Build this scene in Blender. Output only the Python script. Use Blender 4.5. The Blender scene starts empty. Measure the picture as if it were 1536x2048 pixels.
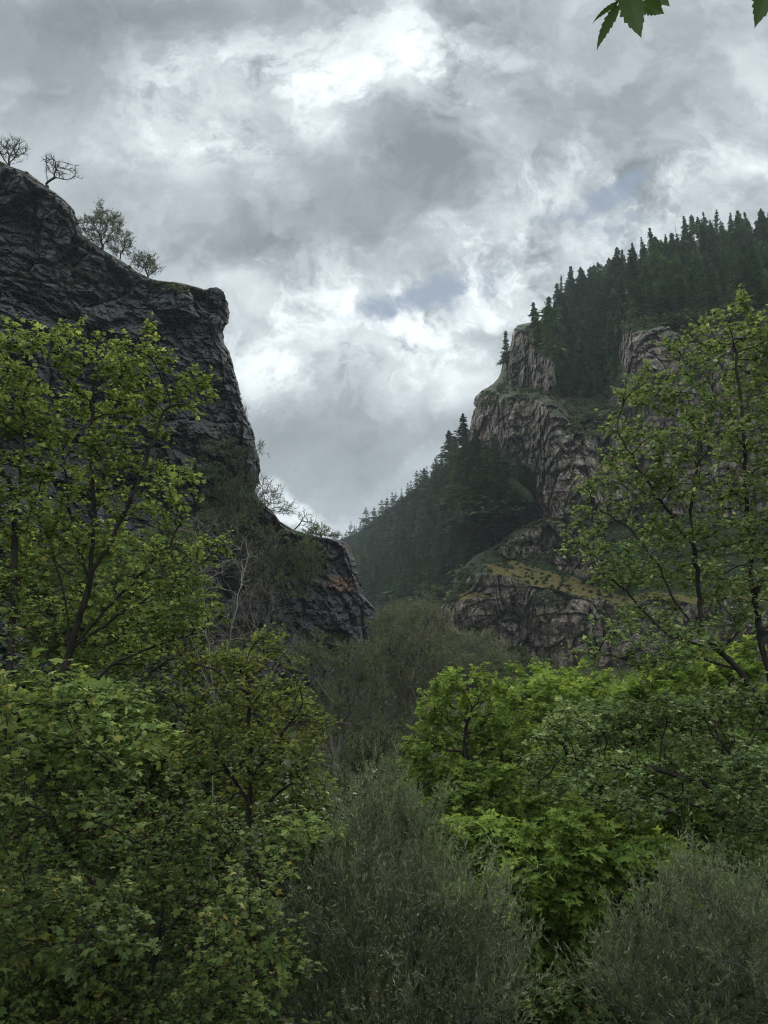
import bpy, math, random
import numpy as np
from mathutils import Vector, kdtree

SC = bpy.context.scene
COL = SC.collection
RNG = np.random.default_rng(7)

# ------------------------------------------------------------------ camera
F = 26.0 / 36.0 * 2048.0           # focal length in photo pixels (26 mm lens, upright frame)
PITCH = math.radians(12.4)
CAMZ = 1.7
CT, ST = math.cos(PITCH), math.sin(PITCH)
cam_d = bpy.data.cameras.new('camera')
cam_d.sensor_fit = 'VERTICAL'; cam_d.sensor_height = 36.0; cam_d.sensor_width = 27.0
cam_d.lens = 26.0; cam_d.clip_start = 0.05; cam_d.clip_end = 6000
cam = bpy.data.objects.new('camera', cam_d); COL.objects.link(cam)
cam.location = (0, 0, CAMZ); cam.rotation_euler = (math.radians(90) + PITCH, 0, 0)
SC.camera = cam

def slope(px, py):
    """bearing (x/y) and rise (z/y) of a sight line given in photo pixels"""
    u = (np.asarray(px, float) - 768) / F; v = (1024 - np.asarray(py, float)) / F
    dy = CT - v * ST
    return u / dy, (ST + v * CT) / dy

def P(px, py, Y):
    a, b = slope(px, py)
    Y = np.asarray(Y, float)
    return np.stack([a * Y, Y + 0 * a, CAMZ + b * Y], -1)

# ------------------------------------------------------------------ noise
def _hash(ix, iy, iz, s):
    h = (ix.astype(np.int64) * 374761393 + iy.astype(np.int64) * 668265263 + iz.astype(np.int64) * 2147483647 + s * 974711) & 0xffffffff
    h = ((h ^ (h >> 13)) * 1274126177) & 0xffffffff
    h = ((h ^ (h >> 16)) * 2246822519) & 0xffffffff
    return ((h ^ (h >> 15)) & 0xffffff) / float(0x1000000)

def vnoise(p, s=0):
    i = np.floor(p); f = p - i; f = f * f * f * (f * (f * 6 - 15) + 10)
    i = i.astype(np.int64); r = 0
    for dx in (0, 1):
        wx = f[:, 0] if dx else 1 - f[:, 0]
        for dy in (0, 1):
            wy = f[:, 1] if dy else 1 - f[:, 1]
            for dz in (0, 1):
                wz = f[:, 2] if dz else 1 - f[:, 2]
                r = r + wx * wy * wz * _hash(i[:, 0] + dx, i[:, 1] + dy, i[:, 2] + dz, s)
    return r * 2 - 1

def fbm(p, s=0, oct=4, gain=.5):
    r = 0; a = 1; t = 0
    for o in range(oct):
        r = r + a * vnoise(p * 2.03 ** o + 17.3 * o, s + o); t += a; a *= gain
    return r / t

def facets(p, s=0):
    """broken-block relief: every cell of a Voronoi partition is a randomly tilted flat facet; returns (height, edge)"""
    i = np.floor(p).astype(np.int64)
    d1 = np.full(len(p), 9.); d2 = np.full(len(p), 9.); h = np.zeros(len(p))
    for dx in (-1, 0, 1):
        for dy in (-1, 0, 1):
            for dz in (-1, 0, 1):
                cx, cy, cz = i[:, 0] + dx, i[:, 1] + dy, i[:, 2] + dz
                q = np.stack([cx + _hash(cx, cy, cz, s), cy + _hash(cx, cy, cz, s + 1), cz + _hash(cx, cy, cz, s + 2)], -1)
                v = p - q
                d = (v * v).sum(1)
                t = np.stack([_hash(cx, cy, cz, s + 3), _hash(cx, cy, cz, s + 4), _hash(cx, cy, cz, s + 5)], -1) - .5
                hh = _hash(cx, cy, cz, s + 6) - .5 + 1.6 * (v * t).sum(1)
                m = d < d1
                d2 = np.where(m, d1, np.minimum(d2, d)); h = np.where(m, hh, h); d1 = np.where(m, d, d1)
    return h, np.sqrt(d2) - np.sqrt(d1)

def sstep(a, b, x):
    t = np.clip((x - a) / (b - a), 0, 1); return t * t * (3 - 2 * t)

# ------------------------------------------------------------------ objects
def tag(o, label=None, cat=None, group=None, kind=None):
    if label: o['label'] = label
    if cat: o['category'] = cat
    if group: o['group'] = group
    if kind: o['kind'] = kind
    return o

def empty(name, loc):
    o = bpy.data.objects.new(name, None); COL.objects.link(o); o.location = loc
    o.empty_display_size = .3
    return o

def mesh(name, V, faces, mats=(), attrs=None, smooth=False, mat_idx=None):
    """V (n,3); faces: list of (m,k) int arrays; attrs {name: per-face array}"""
    me = bpy.data.meshes.new(name)
    V = np.ascontiguousarray(V, dtype=np.float32)
    faces = [np.asarray(f, dtype=np.int32) for f in faces if len(f)]
    me.vertices.add(len(V)); me.vertices.foreach_set('co', V.ravel())
    tot = np.concatenate([np.full(len(f), f.shape[1], np.int32) for f in faces])
    loops = np.concatenate([f.ravel() for f in faces])
    start = np.concatenate([[0], np.cumsum(tot)[:-1]]).astype(np.int32)
    me.loops.add(len(loops)); me.loops.foreach_set('vertex_index', loops)
    me.polygons.add(len(tot)); me.polygons.foreach_set('loop_start', start)
    try: me.polygons.foreach_set('loop_total', tot)
    except Exception: pass
    for m in mats: me.materials.append(m)
    if mat_idx is not None: me.polygons.foreach_set('material_index', np.asarray(mat_idx, np.int32))
    for k, (dom, a) in (attrs or {}).items():
        at = me.attributes.new(k, 'FLOAT', dom); at.data.foreach_set('value', np.asarray(a, np.float32))
    me.polygons.foreach_set('use_smooth', np.full(len(tot), bool(smooth)))
    me.update(calc_edges=True); me.validate()
    return me

def obj(name, me, parent=None, loc=None):
    o = bpy.data.objects.new(name, me); COL.objects.link(o)
    if parent is not None: o.parent = parent
    if loc is not None: o.location = loc
    return o

# ------------------------------------------------------------------ materials
class NT:
    """tiny node-tree helper"""
    def __init__(self, tree): self.t = tree; self.n = tree.nodes; self.l = tree.links
    def node(self, typ, **kw):
        n = self.n.new(typ)
        for k, v in kw.items(): setattr(n, k, v)
        return n
    def put(self, sock, v):
        if isinstance(v, bpy.types.NodeSocket): self.l.new(v, sock)
        elif v is not None: sock.default_value = v
    def math(self, op, a, b=None, c=None, clamp=False):
        n = self.node('ShaderNodeMath', operation=op, use_clamp=clamp)
        for i, v in enumerate((a, b, c)): 
            if v is not None: self.put(n.inputs[i], v)
        return n.outputs[0]
    def vmath(self, op, a, b=None, scale=None):
        n = self.node('ShaderNodeVectorMath', operation=op)
        self.put(n.inputs[0], a)
        if b is not None: self.put(n.inputs[1], b)
        if scale is not None: self.put(n.inputs['Scale'], scale)
        return n.outputs['Value'] if op in ('LENGTH', 'DOT_PRODUCT', 'DISTANCE') else n.outputs['Vector']
    def noise(self, vec, scale, detail=4, rough=.5, dist=0, out='Fac', dim='3D', lac=2.0):
        n = self.node('ShaderNodeTexNoise', noise_dimensions=dim)
        self.put(n.inputs['Vector'], vec); self.put(n.inputs['Scale'], scale); self.put(n.inputs['Detail'], detail)
        self.put(n.inputs['Roughness'], rough); self.put(n.inputs['Distortion'], dist); self.put(n.inputs['Lacunarity'], lac)
        return n.outputs[out]
    def rng(self, v, a, b, c=0., d=1., smooth=True):
        n = self.node('ShaderNodeMapRange', interpolation_type='SMOOTHSTEP' if smooth else 'LINEAR')
        for i, x in enumerate((v, a, b, c, d)): self.put(n.inputs[i], x)
        return n.outputs[0]
    def mix(self, f, a, b, blend='MIX'):
        n = self.node('ShaderNodeMix', data_type='RGBA', blend_type=blend)
        self.put(n.inputs[0], f)
        for s, v in ((n.inputs[6], a), (n.inputs[7], b)):
            self.put(s, (*v, 1) if isinstance(v, tuple) and len(v) == 3 else v)
        return n.outputs[2]
    def ramp(self, f, stops):
        n = self.node('ShaderNodeValToRGB'); e = n.color_ramp.elements
        while len(e) < len(stops): e.new(.5)
        for el, (p, c) in zip(e, stops): el.position = p; el.color = (*c, 1)
        self.put(n.inputs[0], f); return n.outputs[0]
    def comb(self, x, y, z):
        n = self.node('ShaderNodeCombineXYZ')
        for i, v in enumerate((x, y, z)): self.put(n.inputs[i], v)
        return n.outputs[0]
    def mapping(self, vec, loc=(0, 0, 0), rot=(0, 0, 0), sc=(1, 1, 1)):
        n = self.node('ShaderNodeMapping'); self.put(n.inputs[0], vec)
        n.inputs[1].default_value = loc; n.inputs[2].default_value = rot; n.inputs[3].default_value = sc
        return n.outputs[0]
    def attr(self, name):
        n = self.node('ShaderNodeAttribute', attribute_name=name); return n.outputs['Fac']
    def pos(self): return self.node('ShaderNodeNewGeometry').outputs['Position']
    def normal(self): return self.node('ShaderNodeNewGeometry').outputs['Normal']
    def objpos(self): return self.node('ShaderNodeTexCoord').outputs['Object']
    def bump(self, h, strength=1., dist=.1):
        n = self.node('ShaderNodeBump'); n.inputs['Strength'].default_value = strength; n.inputs['Distance'].default_value = dist
        self.put(n.inputs['Height'], h); return n.outputs[0]

def new_mat(name):
    m = bpy.data.materials.new(name); m.use_nodes = True; m.node_tree.nodes.clear()
    g = NT(m.node_tree); out = g.node('ShaderNodeOutputMaterial')
    return m, g, out

def leaf_mat(name, stops, trans=.38, gloss=.022, rough=.4, tint=(1.12, 1.06, .72), per_tree=0):
    m, g, out = new_mat(name)
    c = g.ramp(g.attr('rnd'), stops)
    if per_tree:
        oi = g.node('ShaderNodeObjectInfo'); c = g.mix(per_tree, c, g.ramp(oi.outputs['Random'], [(0, tuple(.45 * k for k in stops[0][1])), (.5, stops[1][1]), (1, tuple(1.25 * k for k in stops[-1][1]))]))
    d = g.node('ShaderNodeBsdfDiffuse'); g.put(d.inputs[0], c)
    t = g.node('ShaderNodeBsdfTranslucent'); g.put(t.inputs[0], g.mix(1., c, tint, 'MULTIPLY'))
    mx = g.node('ShaderNodeMixShader'); mx.inputs[0].default_value = trans
    g.l.new(d.outputs[0], mx.inputs[1]); g.l.new(t.outputs[0], mx.inputs[2])
    s = mx.outputs[0]
    if gloss:
        gl = g.node('ShaderNodeBsdfGlossy'); gl.inputs['Roughness'].default_value = rough; gl.inputs[0].default_value = (.8, .85, .75, 1)
        m2 = g.node('ShaderNodeMixShader'); m2.inputs[0].default_value = gloss
        g.l.new(s, m2.inputs[1]); g.l.new(gl.outputs[0], m2.inputs[2]); s = m2.outputs[0]
    g.l.new(s, out.inputs[0])
    return m

def bark_mat(name, c1, c2, scale=14.):
    m, g, out = new_mat(name)
    p = g.pos()
    n = g.noise(g.mapping(p, sc=(1, 1, .3)), scale, 5, .65)
    c = g.ramp(n, [(.3, c1), (.7, c2)])
    b = g.node('ShaderNodeBsdfPrincipled'); g.put(b.inputs['Base Color'], c); b.inputs['Roughness'].default_value = .9
    b.inputs['Specular IOR Level'].default_value = .1
    g.put(b.inputs['Normal'], g.bump(n, .6, .02)); g.l.new(b.outputs[0], out.inputs[0])
    return m
# ------------------------------------------------------------------ sky, sun
SUN_EL, SUN_AZ = math.radians(43), math.radians(3)      # behind the cloud, ahead of the camera and a little right
def build_world():
    w = bpy.data.worlds.new('World'); SC.world = w; w.use_nodes = True
    w.node_tree.nodes.clear(); g = NT(w.node_tree)
    out = g.node('ShaderNodeOutputWorld'); bg = g.node('ShaderNodeBackground'); bg.inputs[1].default_value = .1
    sky = g.node('ShaderNodeTexSky', sky_type='NISHITA'); sky.sun_disc = False
    sky.sun_elevation = SUN_EL; sky.sun_rotation = SUN_AZ; sky.air_density = 1.; sky.dust_density = 2.
    d = g.node('ShaderNodeTexCoord').outputs['Generated']
    sep = g.node('ShaderNodeSeparateXYZ'); g.put(sep.inputs[0], d)
    x, y, z = sep.outputs
    ya = g.math('MAXIMUM', g.math('ABSOLUTE', y), .22)
    a, b = g.math('DIVIDE', x, ya), g.math('DIVIDE', z, ya)
    p = g.comb(a, b, g.math('MULTIPLY', g.math('SIGN', y), .6))
    # cloud field seen in perspective: streaks flatten towards the horizon
    zz = g.math('ADD', g.math('MAXIMUM', z, 0.), .22)
    q = g.comb(g.math('DIVIDE', x, zz), g.math('DIVIDE', y, zz), 0.)
    wn = g.vmath('SUBTRACT', g.noise(p, 3.6, 5, .58, 0, 'Color'), (.5, .5, .5))
    pw = g.vmath('ADD', p, g.vmath('SCALE', wn, scale=.22))
    wf = g.vmath('SUBTRACT', g.noise(p, 9., 5, .6, 0, 'Color'), (.5, .5, .5))
    pf = g.vmath('ADD', pw, g.vmath('SCALE', wf, scale=.05))
    def blob(px, py, rx, ry, ang=0., soft=0., src=None):
        (ca, cb) = slope(px, py); s = 1. / F * 1.4
        v = g.vmath('SUBTRACT', src if src is not None else pw, (float(ca), float(cb), .6))
        v = g.mapping(v, rot=(0, 0, math.radians(-ang)))
        v = g.vmath('MULTIPLY', v, (1 / (rx * s), 1 / (ry * s), .5))
        return g.rng(g.vmath('LENGTH', v), 1., soft, 0., 1.)
    def total(items, base):
        r = base
        for (px, py, rx, ry, ang, amp, *rest) in items:
            bl = blob(px, py, rx, ry, ang, *(rest or []))
            r = g.math('MULTIPLY_ADD', bl, amp, r)
        return r
    # broad tone of the overcast (0 dark ... 1 white)
    L = total([
        (60, 90, 420, 260, 0, -.26), (200, 470, 300, 200, 0, -.05), (330, 20, 420, 90, 0, -.22),
        (430, 230, 190, 190, 40, .24), (580, 120, 260, 110, -10, .16), (390, 330, 80, 120, 0, .14),
        (815, 110, 110, 150, 0, .42), (690, 190, 170, 110, 50, .30), (640, 250, 80, 120, 30, .10), (900, 100, 120, 80, 20, .16),
        (800, 300, 120, 210, 12, -.27), (700, 420, 340, 130, 22, -.27), (480, 480, 260, 80, 6, -.14), (900, 330, 120, 120, 0, -.12),
        (1010, 50, 200, 90, 0, -.12), (1230, 190, 330, 170, 25, -.17), (1450, 40, 200, 100, 0, -.08),
        (620, 640, 300, 120, 4, .28), (780, 720, 330, 120, -6, .27), (930, 560, 260, 90, 28, .20), (480, 575, 120, 50, -10, .24),
        (1180, 480, 170, 70, 25, .36), (1000, 600, 170, 50, 18, .38), (1440, 350, 160, 70, 20, .34), (1040, 410, 230, 70, 30, .26), (1330, 470, 170, 50, 25, .28), (940, 700, 120, 140, 0, .25), (920, 800, 60, 60, 0, .25),
        (1500, 140, 110, 150, -30, .16), (1000, 260, 90, 150, 0, .12),
        (590, 850, 270, 70, 2, -.20), (800, 910, 320, 80, 0, -.13), (580, 930, 250, 60, 0, -.07), (660, 1000, 200, 80, 0, -.07),
    ], .44)
    # ragged, wispy texture where the deck breaks; nearly smooth in the grey sheets
    n1 = g.math('SUBTRACT', g.noise(pf, 7.5, 9, .6, .25), .5)
    n2 = g.math('SUBTRACT', g.noise(pw, 19., 6, .6, .4), .5)
    n0 = g.math('SUBTRACT', g.noise(q, 2.6, 6, .58), .5)
    n3 = g.math('ABSOLUTE', g.math('SUBTRACT', g.noise(pf, 11., 8, .55, .2), .5))      # billowed edges
    tex = total([(760, 150, 420, 220, 0, .45), (700, 640, 420, 220, 0, .55), (1150, 450, 420, 190, 25, .6), (420, 220, 220, 200, 0, .3)], .22)
    tex = g.math('MINIMUM', tex, .8)
    L = g.math('ADD', L, g.math('MULTIPLY', g.math('MULTIPLY_ADD', n2, .42, n1), g.math('MULTIPLY', tex, 1.5)))
    fl = g.noise(pf, 6.5, 11, .64, 0.); f2 = g.noise(g.mapping(pf, loc=(3.1, 1.7, 0)), 9.5, 10, .62, 0.)
    L = g.math('ADD', L, g.math('MULTIPLY', g.math('SUBTRACT', g.rng(fl, .47, .60), .45), g.math('MULTIPLY', tex, .56)))     # torn bright edges
    L = g.math('SUBTRACT', L, g.math('MULTIPLY', g.math('SUBTRACT', g.rng(f2, .52, .66), .2), g.math('MULTIPLY', tex, .42)))
    L = g.math('ADD', L, g.math('MULTIPLY', g.math('SUBTRACT', n3, .07), g.math('MULTIPLY', tex, -1.5)))
    L = g.math('MULTIPLY_ADD', n0, .38, L)
    # small bright cumulus low in the gap
    pl = g.vmath('ADD', p, g.vmath('SCALE', wf, scale=.11))
    sm = g.math('MAXIMUM', blob(590, 1012, 92, 36, -38, .4, pl), blob(545, 985, 52, 34, 0, .4, pl))
    L = g.math('MAXIMUM', L, g.math('MULTIPLY', sm, g.math('MULTIPLY_ADD', n1, 1.1, .70)))
    # unseen sky behind the camera and overhead, brightened to add fill light
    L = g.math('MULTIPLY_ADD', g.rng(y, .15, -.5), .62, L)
    L = g.math('MULTIPLY_ADD', g.rng(z, .76, .95), .25, L)
    cloud = g.ramp(L, [(0., (1.22, 1.40, 1.53)), (.26, (1.82, 2.05, 2.2)), (.5, (2.78, 3.07, 3.27)), (.75, (4.05, 4.4, 4.58)), (1., (5.4, 5.75, 5.85))])
    cloud = g.vmath('SCALE', cloud, scale=g.rng(y, .1, -.5, 1., 1.65))          # extra gain behind the camera, added fill for surfaces facing it
    # thin blue openings
    gap = total([(1140, 405, 170, 50, 22, 1.), (1230, 440, 130, 60, 10, .8), (890, 560, 230, 60, 14, .95), (740, 600, 100, 45, 10, .7), (1020, 330, 80, 40, 0, .5), (1290, 360, 130, 40, 20, .5), (640, 1040, 160, 60, 0, .5)], 0.)
    gp = g.rng(g.math('ADD', g.math('MULTIPLY', gap, .72), g.math('MULTIPLY', g.math('MULTIPLY_ADD', n2, .5, n1), -1.5)), .34, .78)
    blue = g.mix(.9, g.vmath('SCALE', sky.outputs[0], scale=.3), (1.25, 1.72, 2.35))
    col = g.mix(g.math('MULTIPLY', gp, .95), cloud, blue)
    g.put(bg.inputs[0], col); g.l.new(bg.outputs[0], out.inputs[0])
    w.cycles.sampling_method = 'MANUAL'; w.cycles.sample_map_resolution = 512

    s = bpy.data.lights.new('sun', 'SUN'); s.energy = 2.3; s.angle = math.radians(35); s.color = (1, .97, .92)
    so = bpy.data.objects.new('sun', s); COL.objects.link(so)
    dirv = Vector((math.sin(SUN_AZ) * math.cos(SUN_EL), math.cos(SUN_AZ) * math.cos(SUN_EL), math.sin(SUN_EL)))
    so.rotation_euler = dirv.to_track_quat('Z', 'Y').to_euler(); so.location = (0, 0, 60)
build_world()
SC.view_settings.view_transform = 'Standard'; SC.view_settings.look = 'None'; SC.view_settings.exposure = .9; SC.view_settings.gamma = 1
SC.cycles.max_bounces = 6; SC.cycles.diffuse_bounces = 3; SC.cycles.transmission_bounces = 4; SC.cycles.transparent_max_bounces = 4
SC.cycles.volume_bounces = 0; SC.cycles.use_adaptive_sampling = True; SC.cycles.adaptive_threshold = .02
SC.cycles.caustics_reflective = False; SC.cycles.caustics_refractive = False

# ------------------------------------------------------------------ air
def build_haze():
    x0, x1, y0, y1, z0, z1 = -1620, 1620, -1600, 1660, -12, 330
    V = np.array([(x, y, z) for z in (z0, z1) for y in (y0, y1) for x in (x0, x1)], float)
    q = np.array([(0, 2, 3, 1), (4, 5, 7, 6), (0, 1, 5, 4), (2, 6, 7, 3), (0, 4, 6, 2), (1, 3, 7, 5)])
    m, g, out = new_mat('haze')
    v = g.node('ShaderNodeVolumePrincipled'); v.inputs['Color'].default_value = (.80, .92, 1., 1); v.inputs['Density'].default_value = HAZE
    v.inputs['Anisotropy'].default_value = .2
    g.l.new(v.outputs[0], out.inputs['Volume'])
    o = obj('haze', mesh('haze', V, [q], [m])); tag(o, 'thin bluish haze filling the canyon air', 'haze', kind='stuff')
HAZE = .00016
build_haze()
SC.cycles.filter_width = 1.15
SC.cycles.use_denoising = True; SC.cycles.denoising_prefilter = 'NONE'; SC.cycles.denoising_input_passes = 'RGB_ALBEDO_NORMAL'
# ------------------------------------------------------------------ ground
def ground_z(x, y):
    x = np.asarray(x, float); y = np.asarray(y, float)
    z = -5.2 * sstep(1.2, 11, y) + 0.25 * np.clip(-y, 0, 20) * 0
    z = z + 6.5 * sstep(55, 150, y) + 10 * sstep(150, 420, y)
    z = z + 5 * sstep(-14, -60, x) * sstep(10, 40, y) + 3.0 * sstep(12, 60, x) * sstep(20, 60, y)
    p = np.stack([x * .12, y * .12, 0 * x], -1).reshape(-1, 3)
    n = fbm(p, 5, 4).reshape(x.shape)
    return z + .55 * n * sstep(2, 8, np.hypot(x, y))

def build_ground():
    t = np.linspace(-1, 1, 241); g = np.sign(t) * (np.abs(t) * 60 + (np.abs(t) ** 5) * 1500)
    ty = np.linspace(-1, 1, 261); gy = np.sign(ty) * (np.abs(ty) * 70 + (np.abs(ty) ** 5) * 1500) + 25
    X, Y = np.meshgrid(g, gy)
    V = np.stack([X, Y, ground_z(X, Y)], -1).reshape(-1, 3)
    nx = len(g); i = np.arange((len(gy) - 1) * nx).reshape(-1, nx)[:, :-1].ravel()
    q = np.stack([i, i + 1, i + nx + 1, i + nx], -1)
    m, n, out = new_mat('leaf_litter_soil')
    p = n.pos(); a = n.noise(p, .35, 5, .6); b = n.noise(p, 9., 5, .7)
    c = n.ramp(b, [(.3, (.018, .014, .009)), (.55, (.05, .04, .024)), (.75, (.085, .07, .04))])
    c = n.mix(n.rng(a, .45, .6), c, n.ramp(b, [(.3, (.02, .03, .01)), (.7, (.055, .075, .022))]))
    s = n.node('ShaderNodeBsdfPrincipled'); n.put(s.inputs['Base Color'], c); s.inputs['Roughness'].default_value = 1; s.inputs['Specular IOR Level'].default_value = .1
    n.put(s.inputs['Normal'], n.bump(b, .8, .08)); n.l.new(s.outputs[0], out.inputs[0])
    tag(obj('ground', mesh('ground', V, [q], [m], smooth=True)), kind='structure')
build_ground()

# ------------------------------------------------------------------ rock
def rock_mat(name, dark, mid, light, warm, cool, streak, moss, grass, ledge=.35, streaky=.45):
    """fractured rock; 'veg' and 'grass' say where plants really grow on it"""
    m, n, out = new_mat(name)
    p = n.pos()
    pv = n.mapping(p, sc=(1, 1, streak))
    big = n.noise(p, .09, 5, .6); med = n.noise(pv, .42, 7, .68, .15); fine = n.noise(pv, 2.2, 6, .7)
    c = n.ramp(n.math('MULTIPLY_ADD', fine, .45, n.math('MULTIPLY', med, .62)), [(.40, dark), (.53, mid), (.68, light)])
    c = n.mix(n.rng(big, .5, .68, 0, .55), c, warm); c = n.mix(n.rng(big, .5, .3, 0, .5), c, cool)
    st = n.noise(n.mapping(p, sc=(1, 1, .09)), .75, 5, .6)              # mineral streaks running down the face
    c = n.mix(n.rng(st, .55, .68, 0, streaky), c, light)
    vo = n.node('ShaderNodeTexVoronoi', feature='DISTANCE_TO_EDGE'); n.put(vo.inputs['Vector'], n.vmath('ADD', pv, n.vmath('SCALE', n.noise(p, .8, 3, .5, 0, 'Color'), scale=.45))); vo.inputs['Scale'].default_value = .42
    crack = n.rng(vo.outputs['Distance'], .0, .07, 1, 0)
    c = n.mix(n.math('MULTIPLY', crack, .45), c, dark)
    lich = n.noise(p, 1.3, 6, .7)
    up = n.node('ShaderNodeSeparateXYZ'); n.put(up.inputs[0], n.normal())
    v = n.math('ADD', n.attr('veg'), n.math('MULTIPLY_ADD', lich, 1.1, -.55))
    v = n.math('ADD', v, n.rng(up.outputs[2], .35, .85, 0, ledge))
    vm = n.rng(v, .45, .62)
    mossc = n.ramp(n.noise(p, 1.1, 6, .7), [(.35, tuple(k * .55 for k in moss)), (.65, moss)])
    c = n.mix(vm, c, mossc)
    gm = n.rng(n.math('ADD', n.attr('grass'), n.math('MULTIPLY_ADD', lich, .9, -.45)), .4, .6)
    grassc = n.ramp(n.noise(p, 2.6, 6, .75), [(.3, tuple(k * .5 for k in grass)), (.7, grass)])
    c = n.mix(gm, c, grassc)
    c = n.mix(n.math('MULTIPLY', n.attr('rust'), n.rng(fine, .4, .55)), c, (.20, .105, .065))          # fresh reddish break
    s = n.node('ShaderNodeBsdfPrincipled'); n.put(s.inputs['Base Color'], c); s.inputs['Roughness'].default_value = .9; s.inputs['Specular IOR Level'].default_value = .06
    h = n.math('ADD', n.math('MULTIPLY', med, 1.), n.math('MULTIPLY', fine, .35)); h = n.math('MULTIPLY_ADD', crack, -.35, h)
    vf = n.node('ShaderNodeTexVoronoi', feature='F1'); n.put(vf.inputs['Vector'], pv); vf.inputs['Scale'].default_value = 1.9
    h = n.math('MULTIPLY_ADD', vf.outputs['Distance'], -.45, h)
    n.put(s.inputs['Normal'], n.bump(h, .7, .5)); n.l.new(s.outputs[0], out.inputs[0])
    return m

class Relief:
    """a rock face meshed as rows of constant elevation; each row runs from one flank to the other; closed behind by a back wall"""
    def __init__(self, rows, xl, xr, ncol):
        self.rows = rows; self.nc = ncol
        t = np.linspace(0, 1, ncol)
        self.PX = xl[:, None] + (xr - xl)[:, None] * t[None, :]
        self.PY = np.repeat(rows[:, None], ncol, 1)
    def at(self, px, py):
        """distance of the face along the sight line (px, py), arrays"""
        px = np.atleast_1d(np.asarray(px, float)); py = np.atleast_1d(np.asarray(py, float))
        r = np.interp(py, self.rows, np.arange(len(self.rows))); i = np.clip(r.astype(int), 0, len(self.rows) - 2); f = np.clip(r - i, 0, 1)
        res = []
        for k in range(len(px)):
            a = np.interp(px[k], self.PX[i[k]], self.Yv[i[k]]); b = np.interp(px[k], self.PX[i[k] + 1], self.Yv[i[k] + 1])
            res.append(a * (1 - f[k]) + b * f[k])
        return np.array(res)
    def build(self, name, mat, back, veg=None, grass=None, rust=None):
        R, C = self.PX.shape
        V = P(self.PX, self.PY, self.Yv).reshape(-1, 3)
        i = np.arange((R - 1) * C).reshape(R - 1, C)[:, :-1].ravel()
        q = np.stack([i + C, i + C + 1, i + 1, i], -1)
        nb = len(V)
        cx = self.PX.mean(1, keepdims=True)
        B = P(cx + (self.PX - cx) * .7, self.PY + 40, self.Yv + back)                                   # far side of the rock body
        B = B.reshape(-1, 3)
        ring = np.concatenate([np.arange(C), np.arange(1, R) * C + C - 1, (R - 1) * C + np.arange(C - 1)[::-1], (np.arange(1, R - 1) * C)[::-1]])
        r2 = np.roll(ring, -1)
        side = np.stack([ring, r2, r2 + nb, ring + nb], -1)
        step = 6
        faces = [q, q[:, ::-1] + nb, side]
        at = {}
        z = np.zeros(2 * nb)
        for k, a in (('veg', veg), ('grass', grass), ('rust', rust)):
            w = z.copy()
            if a is not None: w[:nb] = a.ravel(); w[nb:] = a.ravel()
            at[k] = ('POINT', w)
        return obj(name, mesh(name, np.concatenate([V, B]), faces, [mat], at))

def idw(px, py, pts, pw=3.0, soft=9000.):
    num = 0; den = 0
    for (x, y, v) in pts:
        d = ((px - x) ** 2 + (py - y) ** 2 + soft) ** (-pw / 2); num = num + d * v; den = den + d
    return num / den

def inside(px, py, poly):
    c = np.zeros(px.shape, bool); n = len(poly)
    for i in range(n):
        x1, y1 = poly[i]; x2, y2 = poly[(i + 1) % n]
        if y1 == y2: continue
        k = ((y1 > py) != (y2 > py)) & (px < (x2 - x1) * (py - y1) / (y2 - y1) + x1); c ^= k
    return c

def blur(a, n):
    for _ in range(n):
        b = np.pad(a, 1, mode='edge'); a = (b[:-2, 1:-1] + b[2:, 1:-1] + b[1:-1, :-2] + b[1:-1, 2:] + 2 * b[1:-1, 1:-1]) / 6
    return a

def jag(rows, seed, amp, sc):
    p = np.stack([rows / sc, 0 * rows + seed * 7.7, 0 * rows], -1)
    f, _ = facets(p * np.array([1, 1, 1]), seed)
    return amp * (f + .5 * fbm(p * 3, seed, 3))

# ---- left hand cliff with its lower buttress
edge = [(-420, 120), (-260, 215), (-120, 275), (0, 322), (22, 333), (58, 345), (78, 362), (110, 385), (132, 402), (148, 420), (153, 440), (160, 455), (166, 472), (190, 488), (212, 503),
        (240, 520), (262, 536), (288, 552), (312, 560), (340, 563), (365, 566), (398, 575), (412, 583), (428, 577), (443, 581), (447, 591), (456, 604), (457, 618), (459, 634), (457, 646), (450, 652), (446, 664), (448, 688),
        (459, 705), (466, 728), (470, 750), (478, 768), (481, 795), (488, 815), (496, 838), (506, 862), (511, 888), (518, 918), (520, 942), (516, 966), (511, 984), (520, 1000), (545, 1024), (560, 1043), (590, 1060),
        (630, 1072), (668, 1078), (690, 1084), (700, 1098), (710, 1118), (716, 1140), (722, 1165), (724, 1188), (738, 1203), (752, 1222), (758, 1245), (752, 1280), (748, 1320), (760, 1370), (800, 1440)]
ex = np.array([e[0] for e in edge], float); ey = np.array([e[1] for e in edge], float)
rows = np.concatenate([np.arange(120, 330, 3.), np.arange(330, 560, 1.8), np.arange(560, 600, 1.), np.arange(600, 1010, 2.), np.arange(1010, 1090, 1.1), np.arange(1090, 1440, 2.2)])
xr = np.interp(rows, ey, ex) + jag(rows, 3, 2.2, 14.)
L = Relief(rows, np.full(len(rows), -420.), xr, 400)
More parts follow.
